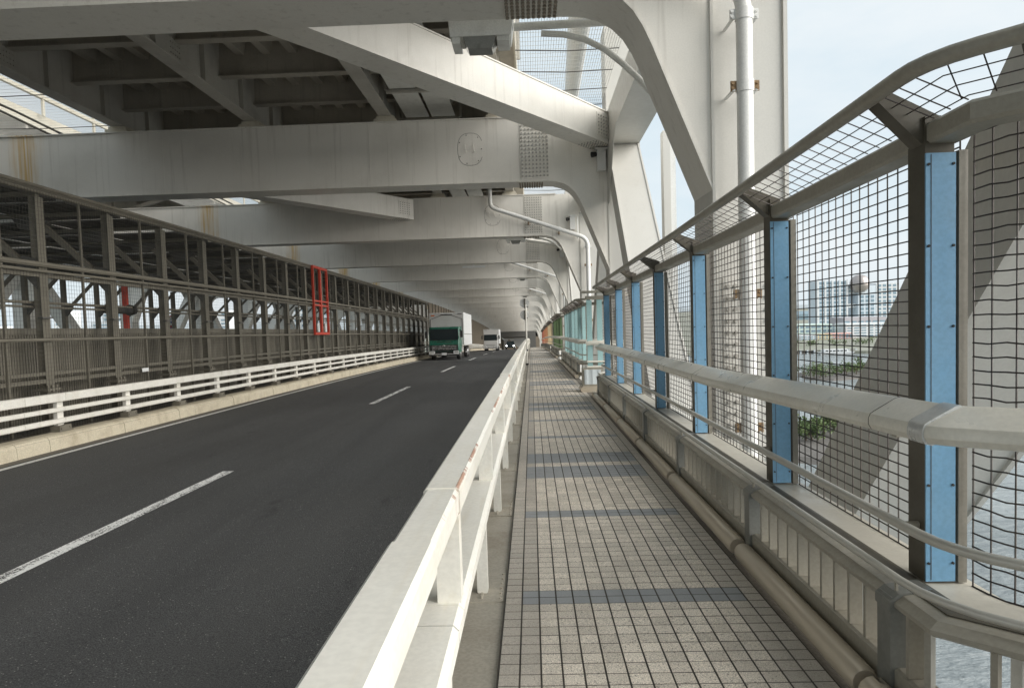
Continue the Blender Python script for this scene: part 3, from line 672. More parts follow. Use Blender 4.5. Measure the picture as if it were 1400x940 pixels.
# ------------------------------------------------------------------ drain pipes, lamps, small boxes on the beams
def drain():
    t = thing('drain_pipe', 'white drain pipe with rusty clamps down the near column', 'drain pipe', (0, YB, zd(YB)), 'drain pipes on the columns')
    y = -0.30
    def arc(p0, pc, p1, n=7): return [tuple((Vector(p0) * (1 - s) ** 2 + Vector(pc) * 2 * s * (1 - s) + Vector(p1) * s * s)) for s in [i / n for i in range(n + 1)]]
    el = arc((2.42, y, 4.95), (2.42, y, 5.28), (2.10, y, 5.40)); e2 = arc((-1.28, y, 6.58), (-1.55, y, 6.66), (-1.55, y, 6.85), 5)
    m = loc(); m.tube([(2.42, y, -5), (2.42, y, 4.95)], 0.088, 16); m.build('downpipe', 'pipe', t, smooth=50, off=(0, 0, 0))
    m = loc(); m.tube([(2.42, y, 4.951)] + el[1:] + e2 + [(-1.55, y, 7.7)], 0.084, 16); m.build('branch_pipe', 'pipe', t, smooth=50, off=(0, 0, 0))
    for z in (4.95, 4.18, 1.9, 0.4):
        m = loc(); m.tube([(2.42, y, z - 0.06), (2.42, y, z + 0.06)], 0.098, 16); c = m.build('collar', 'pipe', t, smooth=50, off=(0, 0, 0))
        m = loc()
        for q in (-1, 1): m.box(2.42 + q * 0.125 - 0.03, 2.42 + q * 0.125 + 0.03, y - 0.012, y + 0.012, z - 0.05, z + 0.06); m.disc((2.42 + q * 0.135, y - 0.012, z + 0.03), 0.017, (0, -1, 0), 0.02, 6); m.disc((2.42 + q * 0.135, y - 0.012, z - 0.025), 0.017, (0, -1, 0), 0.02, 6)
        m.build('clamp_ear', 'pipe' if z > 4.5 else 'rustmetal', c, off=(0, 0, 0))
        m = loc(); m.box(2.28, 2.31, y - 0.02, 0.02, z - 0.05, z - 0.03); m.box(2.53, 2.56, y - 0.02, 0.02, z - 0.05, z - 0.03); m.build('bracket', 'pipe', c, off=(0, 0, 0))
    for s in (0.25, 0.62):
        p = Vector((2.10, y, 5.40)).lerp(Vector((-1.28, y, 6.58)), s); d = Vector((-3.38, 0, 1.18)).normalized()
        m = loc(); m.tube([tuple(p - d * 0.05), tuple(p + d * 0.05)], 0.10, 14); c = m.build('collar', 'pipe', t, smooth=50, off=(0, 0, 0))
        m = loc(); m.box(p.x - 0.02, p.x + 0.02, y - 0.02, 0.02, p.z - 0.19, p.z - 0.10); m.build('hanger', 'rustmetal', c, off=(0, 0, 0))
    return t
d0 = drain()
for n in (2, 4, 6):
    c = copy_tree(d0); c.location = (0, YB + SB * n, zd(YB + SB * n)); c['label'] = 'white drain pipe slanting below a beam and down its column, %s after the near one' % ORD[n // 2 - 1]
def lamp():
    t = thing('road_lamp', 'large white box lamp on a pipe arm right behind the nearest beam', 'lamp', (0, YB, zd(YB)), 'lamps under the beams')
    y = 1.45
    m = loc(); m.loft([[(-0.97, y - 0.22, 5.52), (-0.16, y - 0.22, 5.52), (-0.12, y - 0.22, 5.79), (-0.99, y - 0.22, 5.79)], [(-0.97, y + 0.22, 5.52), (-0.16, y + 0.22, 5.52), (-0.12, y + 0.22, 5.79), (-0.99, y + 0.22, 5.79)]]); m.build('housing', 'lampbody', t, off=(0, 0, 0))
    m = loc(); m.loft([[(-0.80, y - 0.2, 5.519), (-0.36, y - 0.2, 5.519), (-0.36, y + 0.2, 5.519), (-0.80, y + 0.2, 5.519)], [(-0.74, y - 0.13, 5.39), (-0.42, y - 0.13, 5.39), (-0.42, y + 0.13, 5.39), (-0.74, y + 0.13, 5.39)]]); m.build('glass_bowl', 'lampglass', t, off=(0, 0, 0))
    m = loc(); m.box(-0.95, -0.84, y - 0.19, y + 0.19, 5.44, 5.519); m.box(-0.345, -0.18, y - 0.19, y + 0.19, 5.46, 5.519); m.build('end_box', 'lampbody', t, off=(0, 0, 0))
    m = loc(); m.tube([(-0.12, y, 5.70), (1.3, y - 0.1, 5.68), (2.13, y - 0.2, 5.6)], 0.055, 10); m.build('arm', 'lampbody', t, smooth=50, off=(0, 0, 0))
    m = loc(); pts = [(0.25, y, 5.60), (0.55, y, 5.575)]
    pts += [(0.83, y, 5.50), (1.10, y - 0.02, 5.35), (1.33, y - 0.05, 5.14), (1.52, y - 0.12, 4.92), (1.68, y - 0.35, 4.62)]
    m.tube(pts, 0.042, 9); m.build('conduit', 'lampbody', t, smooth=50, off=(0, 0, 0))
    return t
l0 = lamp()
l0.location = (0, YB, zd(YB) - 0.07)
for n in (2, 4, 6, 8, 10):
    c = copy_tree(l0); c.location = (0, YB + SB * n, zd(YB + SB * n) - 0.07); c['label'] = 'white lamp on a curved arm below a far beam, %s after the near lamp' % ORD[[2, 4, 6, 8, 10].index(n)]
def camera_box():
    t = thing('junction_box', 'small grey box with a black lens on the second beam beside the column', 'box', (1.85, YB + SB, zd(YB + SB)), 'boxes on the beam ends')
    m = loc(); m.box(0.0, 0.22, -0.22, 0.015, -0.0 + 5.68, 6.22, 9, 0.01); m.build('box', 'pipe', t, off=(0, 0, 0)); m = loc(); m.box(-0.05, 0.27, -0.26, 0.015, 6.221, 6.26); m.build('lid', 'pipe', t, off=(0, 0, 0))
    m = loc(); m.tube([(-0.02, -0.12, 6.12), (-0.14, -0.16, 6.10)], [0.06, 0.075], 10); m.build('lens', 'black', t, smooth=50, off=(0, 0, 0)); m = loc(); m.tube([(0.31, -0.1, 5.3), (0.31, -0.1, 6.2)], 0.035, 7); m.build('conduit', 'pipe', t, off=(0, 0, 0))
    return t
j0 = camera_box()
for n in (2, 3):
    c = copy_tree(j0); c.location = (1.72, YB + SB * n, zd(YB + SB * n)); c['label'] = 'small grey box with a lens on the %s beam' % ORD[n]
t = thing('light_tube', 'thin white strip light under the fourth beam left of centre', 'strip light', (-3.4, 40, 5.3)); m = MB(); m.box(-3.9, -2.6, 39.6, 39.75, 5.32, 5.42); m.build('tube', 'boxwhite', t); m = MB(); m.box(-3.3, -3.2, 39.62, 39.73, 5.421, 5.50); m.build('bracket', 'lampbody', t)

# ------------------------------------------------------------------ railway frames and mesh screen left of the road
NX, FX = -8.8, mir(-8.8)
def frame():
    t = thing('railway_frame', 'grey brown railway frame, nearest one at the left edge of the picture', 'frame', (NX, 0, 0), 'railway frames behind the guard rail')
    def b2(a, e, y0, y1, z0, z1, nm, mt='lframe', par=None):
        m = loc(); m.box(a, e, y0, y1, z0, z1); return m.build(nm, mt, par or t, off=(0, 0, 0))
    m = loc(); m.box(-0.10, 0.05, -0.055, 0.055, 0.12, 4.2); m.box(0.051, 0.065, -0.10, 0.10, 0.12, 4.19); m.build('post', 'lframe', t, off=(0, 0, 0))
    m = loc(); m.box(-0.15, 0.13, -0.16, 0.16, 0.72, 0.76)
    for q in (-0.11, 0.0, 0.11): m.tube([(0.10, q, 0.70), (0.10, q, 0.82)], 0.03, 6)
    m.build('foot_bracket', 'lframe', t, off=(0, 0, 0))
    w = FX - NX
    b2(w - 0.05, w + 0.10, -0.08, 0.08, -0.2, 4.09, 'post'); b2(w + 0.10, 0.03, -0.045, 0.045, 4.21, 4.29, 'crossbar')
    for x0, s in ((-0.02, -1), (w + 0.02, 1)):
        m = loc(); m.beam((x0, 0, 2.75), (x0 + s * 1.5, 0, 4.2), 0.10, 0.10); st = m.build('strut', 'lframe', t, off=(0, 0, 0))
        m = loc(); m.loft([[(x0 + s * 1.3, yy, 4.205), (x0 + s * 1.95, yy, 4.205), (x0 + s * 1.8, yy, 3.98), (x0 + s * 1.45, yy, 3.95), (x0 + s * 1.15, yy, 4.1)] for yy in (-0.085, 0.085)]); m.build('gusset', 'lgusset', st, off=(0, 0, 0))
        m = loc(); m.loft([[(x0 + s * 0.0, yy, 2.55), (x0 + s * 0.35, yy, 2.95), (x0 + s * 0.25, yy, 3.15), (x0, yy, 3.1)] for yy in (-0.07, 0.07)]); m.build('gusset', 'lgusset', st, off=(0, 0, 0))
    b2(0.066, 0.16, -0.22, 0.04, 2.02, 2.05, 'arm', 'lgusset')
    return t
f0 = frame(); FY0, FS, NF = 12.08, 2.052, 24
for k in range(NF):
    c = f0 if k == 0 else copy_tree(f0); y = FY0 + FS * (k - 1); c.location = (NX, y, zd(y))
    if k: c['label'] = 'grey brown railway frame behind the left guard rail, %s along from the left edge' % ORD[k]
YE = FY0 + FS * (NF - 1.5)
scr = thing('mesh_screen', 'dark wire mesh screen with long rails fixed along the railway frames', 'screen', (NX, 10, 0))
def rl(x, z, r_, nm, mt='lframe', n=7):
    m = MB(); m.tube([(x, 8 + (YE - 8) * i / 16, z) for i in range(17)], r_, n); return m.build(nm, mt, scr, smooth=50)
for x, z, r_ in ((-8.68, 2.98, 0.05), (-8.66, 2.86, 0.028), (-8.68, 1.64, 0.032), (-8.70, 4.37, 0.035), (-8.70, 4.27, 0.03), (-8.95, 2.32, 0.026), (-8.95, 2.24, 0.02)):
    rl(x, z, r_, 'rail')
for z0, z1 in ((2.76, 2.84), (1.0, 1.06), (0.86, 0.93)): m = MB(); m.box(-8.84, -8.735, 8, YE, z0, z1, 4); m.build('rail', 'lframe', scr)
for k in range(NF):
    y = FY0 + FS * (k - 0.5)
    m = MB(); m.box(-8.73, -8.69, y - 0.022, y + 0.022, -0.05, 4.3); m.build('upright', 'lframe', scr)
m = MB()
x = -8.665; y = 8.2
while y < YE:
    m.box(x - 0.0018, x + 0.0018, y - 0.0018, y + 0.0018, -0.02, 4.28); y += 0.075 if y < 25 else 0.15
z = 0.02
while z < 4.3: m.box(x + 0.003, x + 0.008, 8.2, YE, z - 0.0018, z + 0.0018, 4); z += 0.075
m.build('wire_mesh', 'wireL', scr, kind='stuff')
lv = thing('louvre_wall', 'brown louvred low wall behind the mesh screen, beside the railway', 'wall', (-9.2, 10, 0))
m = MB(); y = 8.0
while y < YE: m.box(-9.26, -9.22, y, y + 0.046, 0.0, 1.74); y += 0.067
m.build('louvre_slats', 'louvre', lv, kind='stuff')
for z0, z1, nm in ((1.74, 1.86, 'cap_rail'), (0.55, 0.62, 'back_rail'), (1.3, 1.36, 'back_rail')): m = MB(); m.box(-9.33 if nm == 'back_rail' else -9.28, -9.261 if nm == 'back_rail' else -9.2, 8, YE, z0, z1, 4); m.build(nm, 'louvre', lv)
fw = thing('low_wall', 'brown low wall on the far side of the railway', 'wall', (FX - 0.3, 10, 0)); m = MB(); m.box(FX - 0.42, FX - 0.36, 6, YE + 40, -0.2, 1.75, 4); m.build('panel', 'louvre', fw); m = MB(); m.box(FX - 0.46, FX - 0.32, 6, YE + 40, 1.751, 1.85, 4); m.build('cap_rail', 'louvre', fw)
sl = MB(); sl.box(mir(-9.4), -9.4, 6, FAR + 20, -0.9, -0.6, 4); sl.build('railway_bed', 'concrete', kind='structure')
rf = thing('railway_roof', 'dark roof of panels over the railway, seen edge on behind the mesh screen', 'roof', (NX - 1, 10, 4.3))
for k in range(-2, NF + 1):
    y = FY0 + FS * (k - 1.5)
    for a, e in ((-9.05, -10.9), (-11.15, -13.4), (-13.75, -16.0), (-16.3, -18.2)):
        m = MB(); m.box(e, a, y + 0.12, y + FS - (0.12 if (k + int(a)) % 3 else 0.45), 4.30 + 0.001 * (k % 2), 4.335); m.build('panel', 'lgusset', rf)
for x in (-9.0, -11.03, -13.57, -16.15, -18.25): m = MB(); m.box(x - 0.05, x + 0.05, 7, YE, 4.337, 4.42, 4); m.build('purlin', 'lframe', rf)
# small things at the frames: red pole, hanging device, notice, two far road signs
t = thing('red_pole', 'red brown pole behind the mesh between two frames at left', 'pole', (-9.75, 16.2, 0)); m = MB(); m.box(-9.80, -9.70, 16.15, 16.25, 1.0, 2.95); m.build('pole', 'redgate', t)
t = thing('rail_signal', 'black cylindrical device clamped across a frame at left', 'device', (-8.9, 14.7, 2.3)); m = MB(); m.tube([(-9.0, 14.2, 2.26), (-9.0, 15.1, 2.26)], 0.09, 10); m.build('body', 'black', t); m = MB(); m.tube([(-9.0, 15.1, 2.26), (-9.0, 15.25, 2.26)], [0.13, 0.10], 10); m.build('cap', 'black', t)
t = thing('notice_plate', 'small white notice plate low on the mesh screen', 'notice', (-8.64, 14.95, 0.93)); m = MB(); m.box(-8.655, -8.645, 14.85, 15.1, 0.88, 0.96); m.build('plate', 'boxwhite', t)
sg = thing('speed_sign', 'round red ringed sign above a red and blue one beyond the railway', 'sign', (-18.88, 35.3, 0))
def rsign(cx, cy, cz, rad, mats, par):
    m = MB(); m.disc((cx, cy, cz), rad, (0, -1, 0), 0.02, 24); m.build('disc', mats[0], par)
    m = MB(); m.disc((cx, cy - 0.021, cz), rad * 0.72, (0, -1, 0), 0.01, 24); m.build('face', mats[1], par)
m = MB(); m.tube([(-18.88, 35.35, -0.2), (-18.88, 35.35, 3.1)], 0.04, 8); m.build('post', 'signwhite', sg)
rsign(-18.88, 35.3, 2.61, 0.30, ('signred', 'boxwhite'), sg); rsign(-18.88, 35.3, 2.05, 0.30, ('signred', 'signblue'), sg)
m = MB()                                                    # the digits 50
for xs, q in ((-19.01, (('h', .17), ('l', .085, .17), ('h', .085), ('r', 0, .085), ('h', 0))), (-18.86, (('h', .17), ('l', 0, .17), ('r', 0, .17), ('h', 0)))):
    for e in q:
        if e[0] == 'h': m.box(xs, xs + 0.11, 35.25, 35.267, 2.525 + e[1] - 0.018, 2.525 + e[1] + 0.018)
        else: xx = xs if e[0] == 'l' else xs + 0.08; m.box(xx, xx + 0.03, 35.25, 35.267, 2.525 + e[1] + 0.019, 2.525 + e[2] - 0.019)
m.build('digits', 'signblue', sg, kind='stuff')
# red gate frame
rg = thing('red_gate', 'bright red steel gate frame set in the mesh screen left of the green truck', 'gate', (-8.6, 27.6, 1.64))
ya, yb = 26.85, 28.75; x0, x1 = -8.64, -8.56
for y0, y1, z0, z1, nm in ((ya, ya + .07, 1.72, 4.28, 'stile'), (yb - .09, yb, 1.72, 4.28, 'stile'), ((ya + yb) / 2 - .08, (ya + yb) / 2 + .06, 1.72, 4.28, 'stile'), (ya, yb, 4.281, 4.38, 'head_bar'), (ya, yb, 1.62, 1.719, 'sill_bar')):
    m = MB(); m.box(x0, x1, y0, y1, z0, z1); m.build(nm, 'redgate', rg)
for z in (2.78, 2.95):
    for y0, y1 in ((ya + .071, (ya + yb) / 2 - .081), ((ya + yb) / 2 + .061, yb - .091)): m = MB(); m.box(x0 + .01, x1 - .01, y0, y1, z, z + .06); m.build('cross_bar', 'redgate', rg)
for yy in (27.25, 28.2): m = MB(); m.box(x0 + .07, x1 + .02, yy - .1, yy + .1, 1.74, 2.1); m.build('notice', 'boxwhite', rg)
# solid brown screen beyond the frames
bw = thing('screen_wall', 'tall solid brown screen wall beyond the railway frames, behind the trucks', 'wall', (-8.8, YE, 0))
y = YE + 0.6
while y < FAR + 25:
    m = MB(); m.box(-8.9, -8.82, y, y + 1.98, 0.0, 4.45); m.build('panel', 'brownwall', bw)
    m = MB(); m.box(-8.819, -8.74, y + 1.9, y + 1.98, 0.0, 4.45); m.build('post', 'lframe', bw); y += 2.0

# ------------------------------------------------------------------ walkway fence in coloured sections
R2 = math.sqrt(0.5)
def fpath(d, yn, yf, Ln=1.7, Lf=1.0, fil=0.0, step=2.0):
    X0 = 1.42 + d; N_ = Vector((X0, yn + 0.41421 * d)); F_ = Vector((X0, yf - 0.41421 * d)); pts = []
    ne = Vector((1.42, yn)) + Vector((R2, -R2)) * Ln + Vector((R2, R2)) * d
    fe = Vector((1.42, yf)) + Vector((R2, R2)) * Lf + Vector((R2, -R2)) * d
    def corner(a, c, e):
        if not fil: return [c]
        p = c + (a - c).normalized() * fil; q = c + (e - c).normalized() * fil
        return [p * (1 - s) ** 2 + c * 2 * s * (1 - s) + q * s * s for s in (0, .25, .5, .75, 1)]
    n = max(1, int((yf - yn) / step))
    pts = [ne] + corner(ne, N_, F_) + [N_.lerp(F_, k / n) for k in range(1, n)] + corner(N_, F_, fe) + [fe]
    return pts
def fsweep(prof, yn, yf, lift=0.0, **k):
    m = MB(); P_ = [fpath(d, yn, yf, **k) for d, z in prof]
    m.loft([[(P_[q][i].x, P_[q][i].y, prof[q][1] + lift * max(0.0, 5.5 - P_[q][i].y) / 3.0) for q in range(len(prof))] for i in range(len(P_[0]))]); return m
def ftube(d, z, r_, yn, yf, n=10, lift=0.0, **k):
    m = MB(); m.tube([(p.x, p.y, z + lift * max(0.0, 5.5 - p.y) / 3.0) for p in fpath(d, yn, yf, **k)], r_, n); return m
HR = [(0.0, 1.078), (-0.012, 1.10), (-0.012, 1.125), (-0.004, 1.143), (0.012, 1.154), (0.100, 1.206), (0.118, 1.210), (0.130, 1.196), (0.128, 1.165), (0.105, 1.125), (0.05, 1.082), (0.025, 1.072)]
CAP = [(0.0, 0.438), (0.0, 0.456), (0.036, 0.482), (0.150, 0.500), (0.165, 0.498), (0.165, 0.46), (0.02, 0.425)]
def wires(m, line, z0, z1, sp, r_=0.0039, sx_=1.72):
    L_ = [(line[i + 1] - line[i]).length for i in range(len(line) - 1)]; tot = sum(L_); n = max(2, round(tot / (sp * sx_)))
    def at(s):
        for i, l in enumerate(L_):
            if s <= l or i == len(L_) - 1: return line[i].lerp(line[i + 1], min(1, s / l))
            s -= l
    for k in range(n + 1):
        p = at(tot * k / n); m.loft([[(p.x + r_ * math.cos(a), p.y + r_ * math.sin(a), z) for a in (0, 2.09, 4.19)] for z in (z0, z1)], True, False)
    nz_ = round((z1 - z0) / sp)
    for k in range(nz_ + 1):
        z = z0 + (z1 - z0) * k / nz_
        m.tube([(p.x - 0.004, p.y, z + (0.004 * math.sin(k * 7.1 + i * 3) if 0 < i < len(line) - 1 else 0)) for i, p in enumerate(line)], r_, 3, False)
def fence(colour, label, yn, yf, posts, detail=2, group='coloured fence sections along the walkway', near_diag=1.7):
    t = thing('walkway_fence', label, 'fence', (1.5, posts[0], zd(posts[0])), group)
    kw = dict(Ln=near_diag, Lf=0.9)
    def B(m, nm, mt, par=None, **k): return m.build(nm, mt, par or t, **k)
    # handrail, mid rails, balustrade
    B(fsweep(HR, yn, yf, 0.06, fil=0.05, step=1.0, **kw), 'handrail', 'alu', smooth=27)
    B(ftube(0.11, 0.725, 0.021, yn, yf, fil=0.22, **kw), 'mid_rail', 'alupipe', smooth=60)
    B(ftube(0.030, 0.541, 0.0175, yn, yf, fil=0.25, **kw), 'low_rail', 'alupipe', smooth=60)
    B(fsweep(CAP, yn, yf, **kw), 'balustrade_cap', 'steel')
    B(fsweep([(0.085, 0.4915), (0.0852, 0.4955), (0.149, 0.5045), (0.166, 0.503), (0.166, 0.497)], yn, yf, **kw), 'cap_strip', 'steeldk')
    B(fsweep([(0.166, 0.480), (0.166, 0.495), (0.385, 0.487), (0.385, 0.472)], yn, yf, **kw), 'ledge', 'ledge')
    B(fsweep([(0.004, 0.075), (0.004, 0.178), (0.02, 0.185), (0.09, 0.185), (0.09, 0.075)], yn, yf, **kw), 'bottom_rail', 'steel')
    # canopy
    B(ftube(-0.025, 2.447, 0.032, yn, yf, fil=0.16, lift=0.04, **kw), 'canopy_pipe', 'steel', smooth=60)
    B(fsweep([(0.20, 2.262), (0.188, 2.275), (0.188, 2.335), (0.198, 2.348), (0.30, 2.348), (0.305, 2.262)], yn, yf, 0.03, **kw), 'top_beam', 'steel')
    near_end = Vector((1.42, yn)) + Vector((R2, -R2)) * near_diag
    def bay_posts(px, py, ang, name='post'):
        # px, py: nose front; local axis across the walkway = (cos ang, sin ang)
        ca, sa = math.cos(ang), math.sin(ang)
        def P3(a, c, z): return (px + a * ca - c * sa, py + a * sa + c * ca, z)
        def bx(m, a0, a1, c0, c1, z0, z1): m.loft([[P3(a0, c0, z), P3(a1, c0, z), P3(a1, c1, z), P3(a0, c1, z)] for z in (z0, z1)])
        lft = 0.04 * max(0.0, 5.5 - py) / 3.0
        m = MB(); bx(m, 0.040, 0.155, 0.0, 0.125, 0.50, 2.30); m.loft([[P3(0.04, c, 2.29), P3(0.115, c, 2.25), P3(0.115, c, 2.40), P3(-0.10, c, 2.475 + lft), P3(-0.145, c, 2.44 + lft)][::1] for c in (0.02, 0.105)]); bx(m, 0.042, 0.105, 0.004, 0.12, 2.301, 2.40); post = B(m, 'post', 'steeldk')
        m = MB(); bx(m, 0.038, 0.157, -0.008, -0.0005, 0.503, 2.25); pn = B(m, 'post_panel', colour, post)
        if detail > 1:
            m = MB()
            for k in range(6):
                for a in (0.048, 0.146): m.disc(P3(a, -0.008, 0.58 + k * 0.325), 0.0058, (sa, -ca, 0), 0.006, 6)
            B(m, 'rivets', 'black', pn, kind='stuff')
            m = MB(); bx(m, 0.0575, 0.0600, -0.0095, -0.0081, 0.51, 2.245); B(m, 'panel_groove', 'seam', pn)
        m = MB(); bx(m, 0.172, 0.207, -0.004, 0.05, 0.495, 2.26); B(m, 'mesh_stile', 'stile', post)
        return post
    for y in posts: bay_posts(1.56, y, 0.0)
    if detail > 1 and near_diag > 1.3:
        e = Vector((1.42, yn)) + Vector((R2, -R2)) * (near_diag - 0.15) + Vector((R2, R2)) * 0.14; bay_posts(e.x, e.y, PI / 4)
    if near_diag > 1.3:
        for q in (0.30, 1.0):
            c = Vector((1.42, yn)) + Vector((R2, -R2)) * q; o1 = c + Vector((R2, R2)) * 0.15; o2 = c + Vector((R2, R2)) * -0.02; dv = Vector((R2, -R2)) * 0.035
            m = MB(); m.loft([[(p.x + dv.x * e, p.y + dv.y * e, z) for e in (-1, 1)] + [(p.x + dv.x * e, p.y + dv.y * e, z + 0.03) for e in (1, -1)] for p, z in ((o1, 2.365), (o2, 2.455))]); br = B(m, 'canopy_bracket', 'steeldk')
            m = MB()
            for f_ in (0.25, 0.75): p = o1.lerp(o2, f_); m.disc((p.x, p.y, 2.365 + 0.09 * f_), 0.009, (0, 0, -1), 0.01, 6)
            B(m, 'bracket_bolts', 'black', br, kind='stuff')
    # balustrade posts, balusters, base pipes
    allp = [y + 0.02 for y in posts]
    for y in allp:
        m = MB(); m.box(1.408, 1.50, y - 0.115, y - 0.01, 0.0, 0.474, 3, 0.006); m.loft([[(1.402, yy, 0.42), (1.402, yy, 0.460), (1.44, yy, 0.489), (1.575, yy, 0.506), (1.575, yy, 0.42)] for yy in (y - 0.12, y - 0.005)]); B(m, 'balustrade_post', 'balpost', smooth=30)
    stuff = MB()
    for a, e in zip(allp, allp[1:] + [yf + 0.1]):
        n = max(2, round((e - a - 0.12) / 0.155))
        for k in range(1, n):
            y = a + (e - a - 0.12) * k / n
            m = MB() if detail > 1 else stuff; m.box(1.432, 1.492, y - 0.011, y + 0.011, 0.186, 0.455)
            if detail > 1: B(m, 'baluster', 'steel')
        m = MB(); m.tube([(1.362, a + 0.0, 0.066), (1.362, a + 0.02, 0.066), (1.362, (a + e) / 2, 0.066), (1.362, e - 0.13, 0.066), (1.362, e - 0.10, 0.066)], [0.052, 0.062, 0.062, 0.062, 0.052], 14 if detail > 1 else 8); B(m, 'base_pipe', 'basepipe', smooth=50)
    m = MB(); m.tube([(1.362, yn - 0.2, 0.066), (1.362, yn + 0.3, 0.066), (1.362, posts[0] - 0.10, 0.066)], 0.062, 14); B(m, 'base_pipe', 'basepipe', smooth=50)
    if detail > 1 and near_diag > 1.3:                      # balusters round the splayed end
        for k in range(9):
            c = Vector((1.42, yn)) + Vector((R2, -R2)) * (0.02 + 0.17 * k) if k else Vector((1.42, yn + 0.03)); e = c + Vector((R2, R2)) * 0.03
            m = MB(); m.loft([[(e.x + R2 * 0.06 * q + R2 * 0.011 * s, e.y + R2 * 0.06 * q - R2 * 0.011 * s, z) for q, s in ((0, -1), (1, -1), (1, 1), (0, 1))] for z in (-0.1, 0.455)]); B(m, 'baluster', 'steel')
        for y in (yn + 0.17, yn + 0.32):
            m = MB(); m.box(1.432, 1.492, y - 0.011, y + 0.011, 0.186, 0.455); B(m, 'baluster', 'steel')
    if stuff.v: B(stuff, 'baluster_row', 'steel', kind='stuff')
    # wire mesh panels
    sp = 0.056 if detail > 1 else 0.11; xm = 1.775
    lines = [[Vector((xm, a + 0.06)), Vector((xm, e - 0.005))] for a, e in zip(posts, posts[1:])]
    for ln in lines:
        m = MB(); wires(m, ln, 0.49, 2.34, sp); B(m, 'mesh_panel', 'wire', kind='stuff')
    if near_diag > 1.3:
        pth = fpath(0.355, yn, yf, near_diag, 0.9, fil=0.16); i_ = [p for p in pth if p.y < yn + 0.3]
        m = MB(); wires(m, [Vector((xm, posts[0] - 0.03))] + i_[::-1], 0.49, 2.37, sp); B(m, 'mesh_panel', 'wire', kind='stuff')
    # canopy mesh
    m = MB(); a_, b_ = (0.197, 2.343), (-0.018, 2.44)
    for s in (0.08, 0.36, 0.64, 0.92):
        m.tube([(p.x, p.y, a_[1] + (b_[1] - a_[1]) * s + 0.04 * max(0.0, 5.5 - p.y) / 3.0) for p in fpath(a_[0] + (b_[0] - a_[0]) * s, yn, yf, near_diag, 0.9)], 0.0028, 3, False)
    y = yn + 0.1
    while y < yf - 0.1: lf = 0.04 * max(0.0, 5.5 - y) / 3.0; m.tube([(1.42 + a_[0], y, a_[1] + lf), (1.42 + b_[0], y, b_[1] + lf)], 0.003, 3, False); y += sp * 1.9
    if near_diag > 1.3:
        q = 0.05
        while q < near_diag:
            c = Vector((1.42, yn)) + Vector((R2, -R2)) * q; p1 = c + Vector((R2, R2)) * a_[0]; p2 = c + Vector((R2, R2)) * b_[0]; m.tube([(p1.x, p1.y, a_[1] + 0.045), (p2.x, p2.y, b_[1] + 0.045)], 0.003, 3, False); q += sp * 1.9
    B(m, 'canopy_mesh', 'wire', kind='stuff')
    # handrail sleeves and joints
    if detail > 1:
        HS = [(d * 1.0 + (0.004 if d > 0.06 else -0.004), z + (0.004 if z > 1.14 else -0.004)) for d, z in HR]
        for yy, w_ in ((yn + 0.02, 0.10),):
            lf = 0.06 * max(0.0, 5.5 - yy) / 3.0; m = MB(); m.prism([(1.42 + d, z + lf) for d, z in HS], yy, yy + w_); B(m, 'handrail_sleeve', 'alusleeve', smooth=40)
        for yy in (yn + 0.42, yn + 3.6, yn + 7.4):
            lf = 0.06 * max(0.0, 5.5 - yy) / 3.0; m = MB(); m.prism([(1.42 + d, z + lf) for d, z in [(d + (0.001 if d > 0.06 else -0.001), z + (0.001 if z > 1.14 else -0.001)) for d, z in HR]], yy, yy + 0.004); B(m, 'handrail_joint', 'steeldk')
        for y in posts:
            m = MB(); m.tube([(1.45, y - 0.06, 0.48), (1.45, y - 0.06, 0.54)], 0.008, 6); m.tube([(1.545, y + 0.05, 0.725), (1.599, y + 0.05, 0.725)], 0.016, 6); m.box(1.50, 1.599, y + 0.03, y + 0.07, 1.10, 1.13); B(m, 'rail_bracket', 'steel')
    return t
YN = 2.475
fence('blue', 'bronze grey walkway fence with sky blue post panels, nearest on the right', YN, 15.3, [2.82, 4.60, 6.78, 8.86, 10.82, 12.9, 15.0], 2)
spec = [('aqua', 'walkway fence section with pale aqua post panels, beyond the blue one', 21.3, 33.0, 2), ('green', 'walkway fence section with dark green post panels', 38.0, 50.5, 1), ('yellow', 'walkway fence section with cream yellow post panels, beyond the green one', 56.0, 67.5, 1), ('orange', 'walkway fence section with orange post panels', 71.5, 86.0, 1), ('red', 'coral red walkway fence section, farthest along the path', 90.0, 106.0, 1)]
for c, lb, a, e, dt in spec:
    n = round((e - a) / 2.05); ps = [a + 0.35 + (e - a - 0.5) * k / n for k in range(n + 1)]
    fence(c, lb, a, e, ps, dt, near_diag=1.1)
# short return with a wrapped pedestal in the gap after the blue section
t = thing('fence_return', 'short fence return with two aqua posts over a silver wrapped pedestal', 'fence', (1.5, 16.8, zd(16.8)), None)
def rb(a, e, y0, y1, z0, z1, nm, mt, par=None, c=0.0): m = MB(); m.box(a, e, y0, y1, z0, z1, 9, c); return m.build(nm, mt, par or t, smooth=35 if c else None)
rb(1.16, 2.3, 16.55, 17.15, -0.005, 0.13, 'plinth', 'basepipe', None, 0.04); pd = rb(1.22, 1.72, 16.66, 17.05, 0.131, 0.575, 'pedestal', 'steel')
m = MB()
for i in range(7): pass
m.loft([[(1.26 + 0.40 * i / 8, 16.64 - 0.005 * math.sin(i * 1.9) - 0.002, z) for i in range(9)] + [(1.66 - 0.40 * i / 8, 16.655, z) for i in range(9)] for z in (0.18, 0.30, 0.42, 0.54)]); m.build('wrapped_sheet', 'sheet', pd)
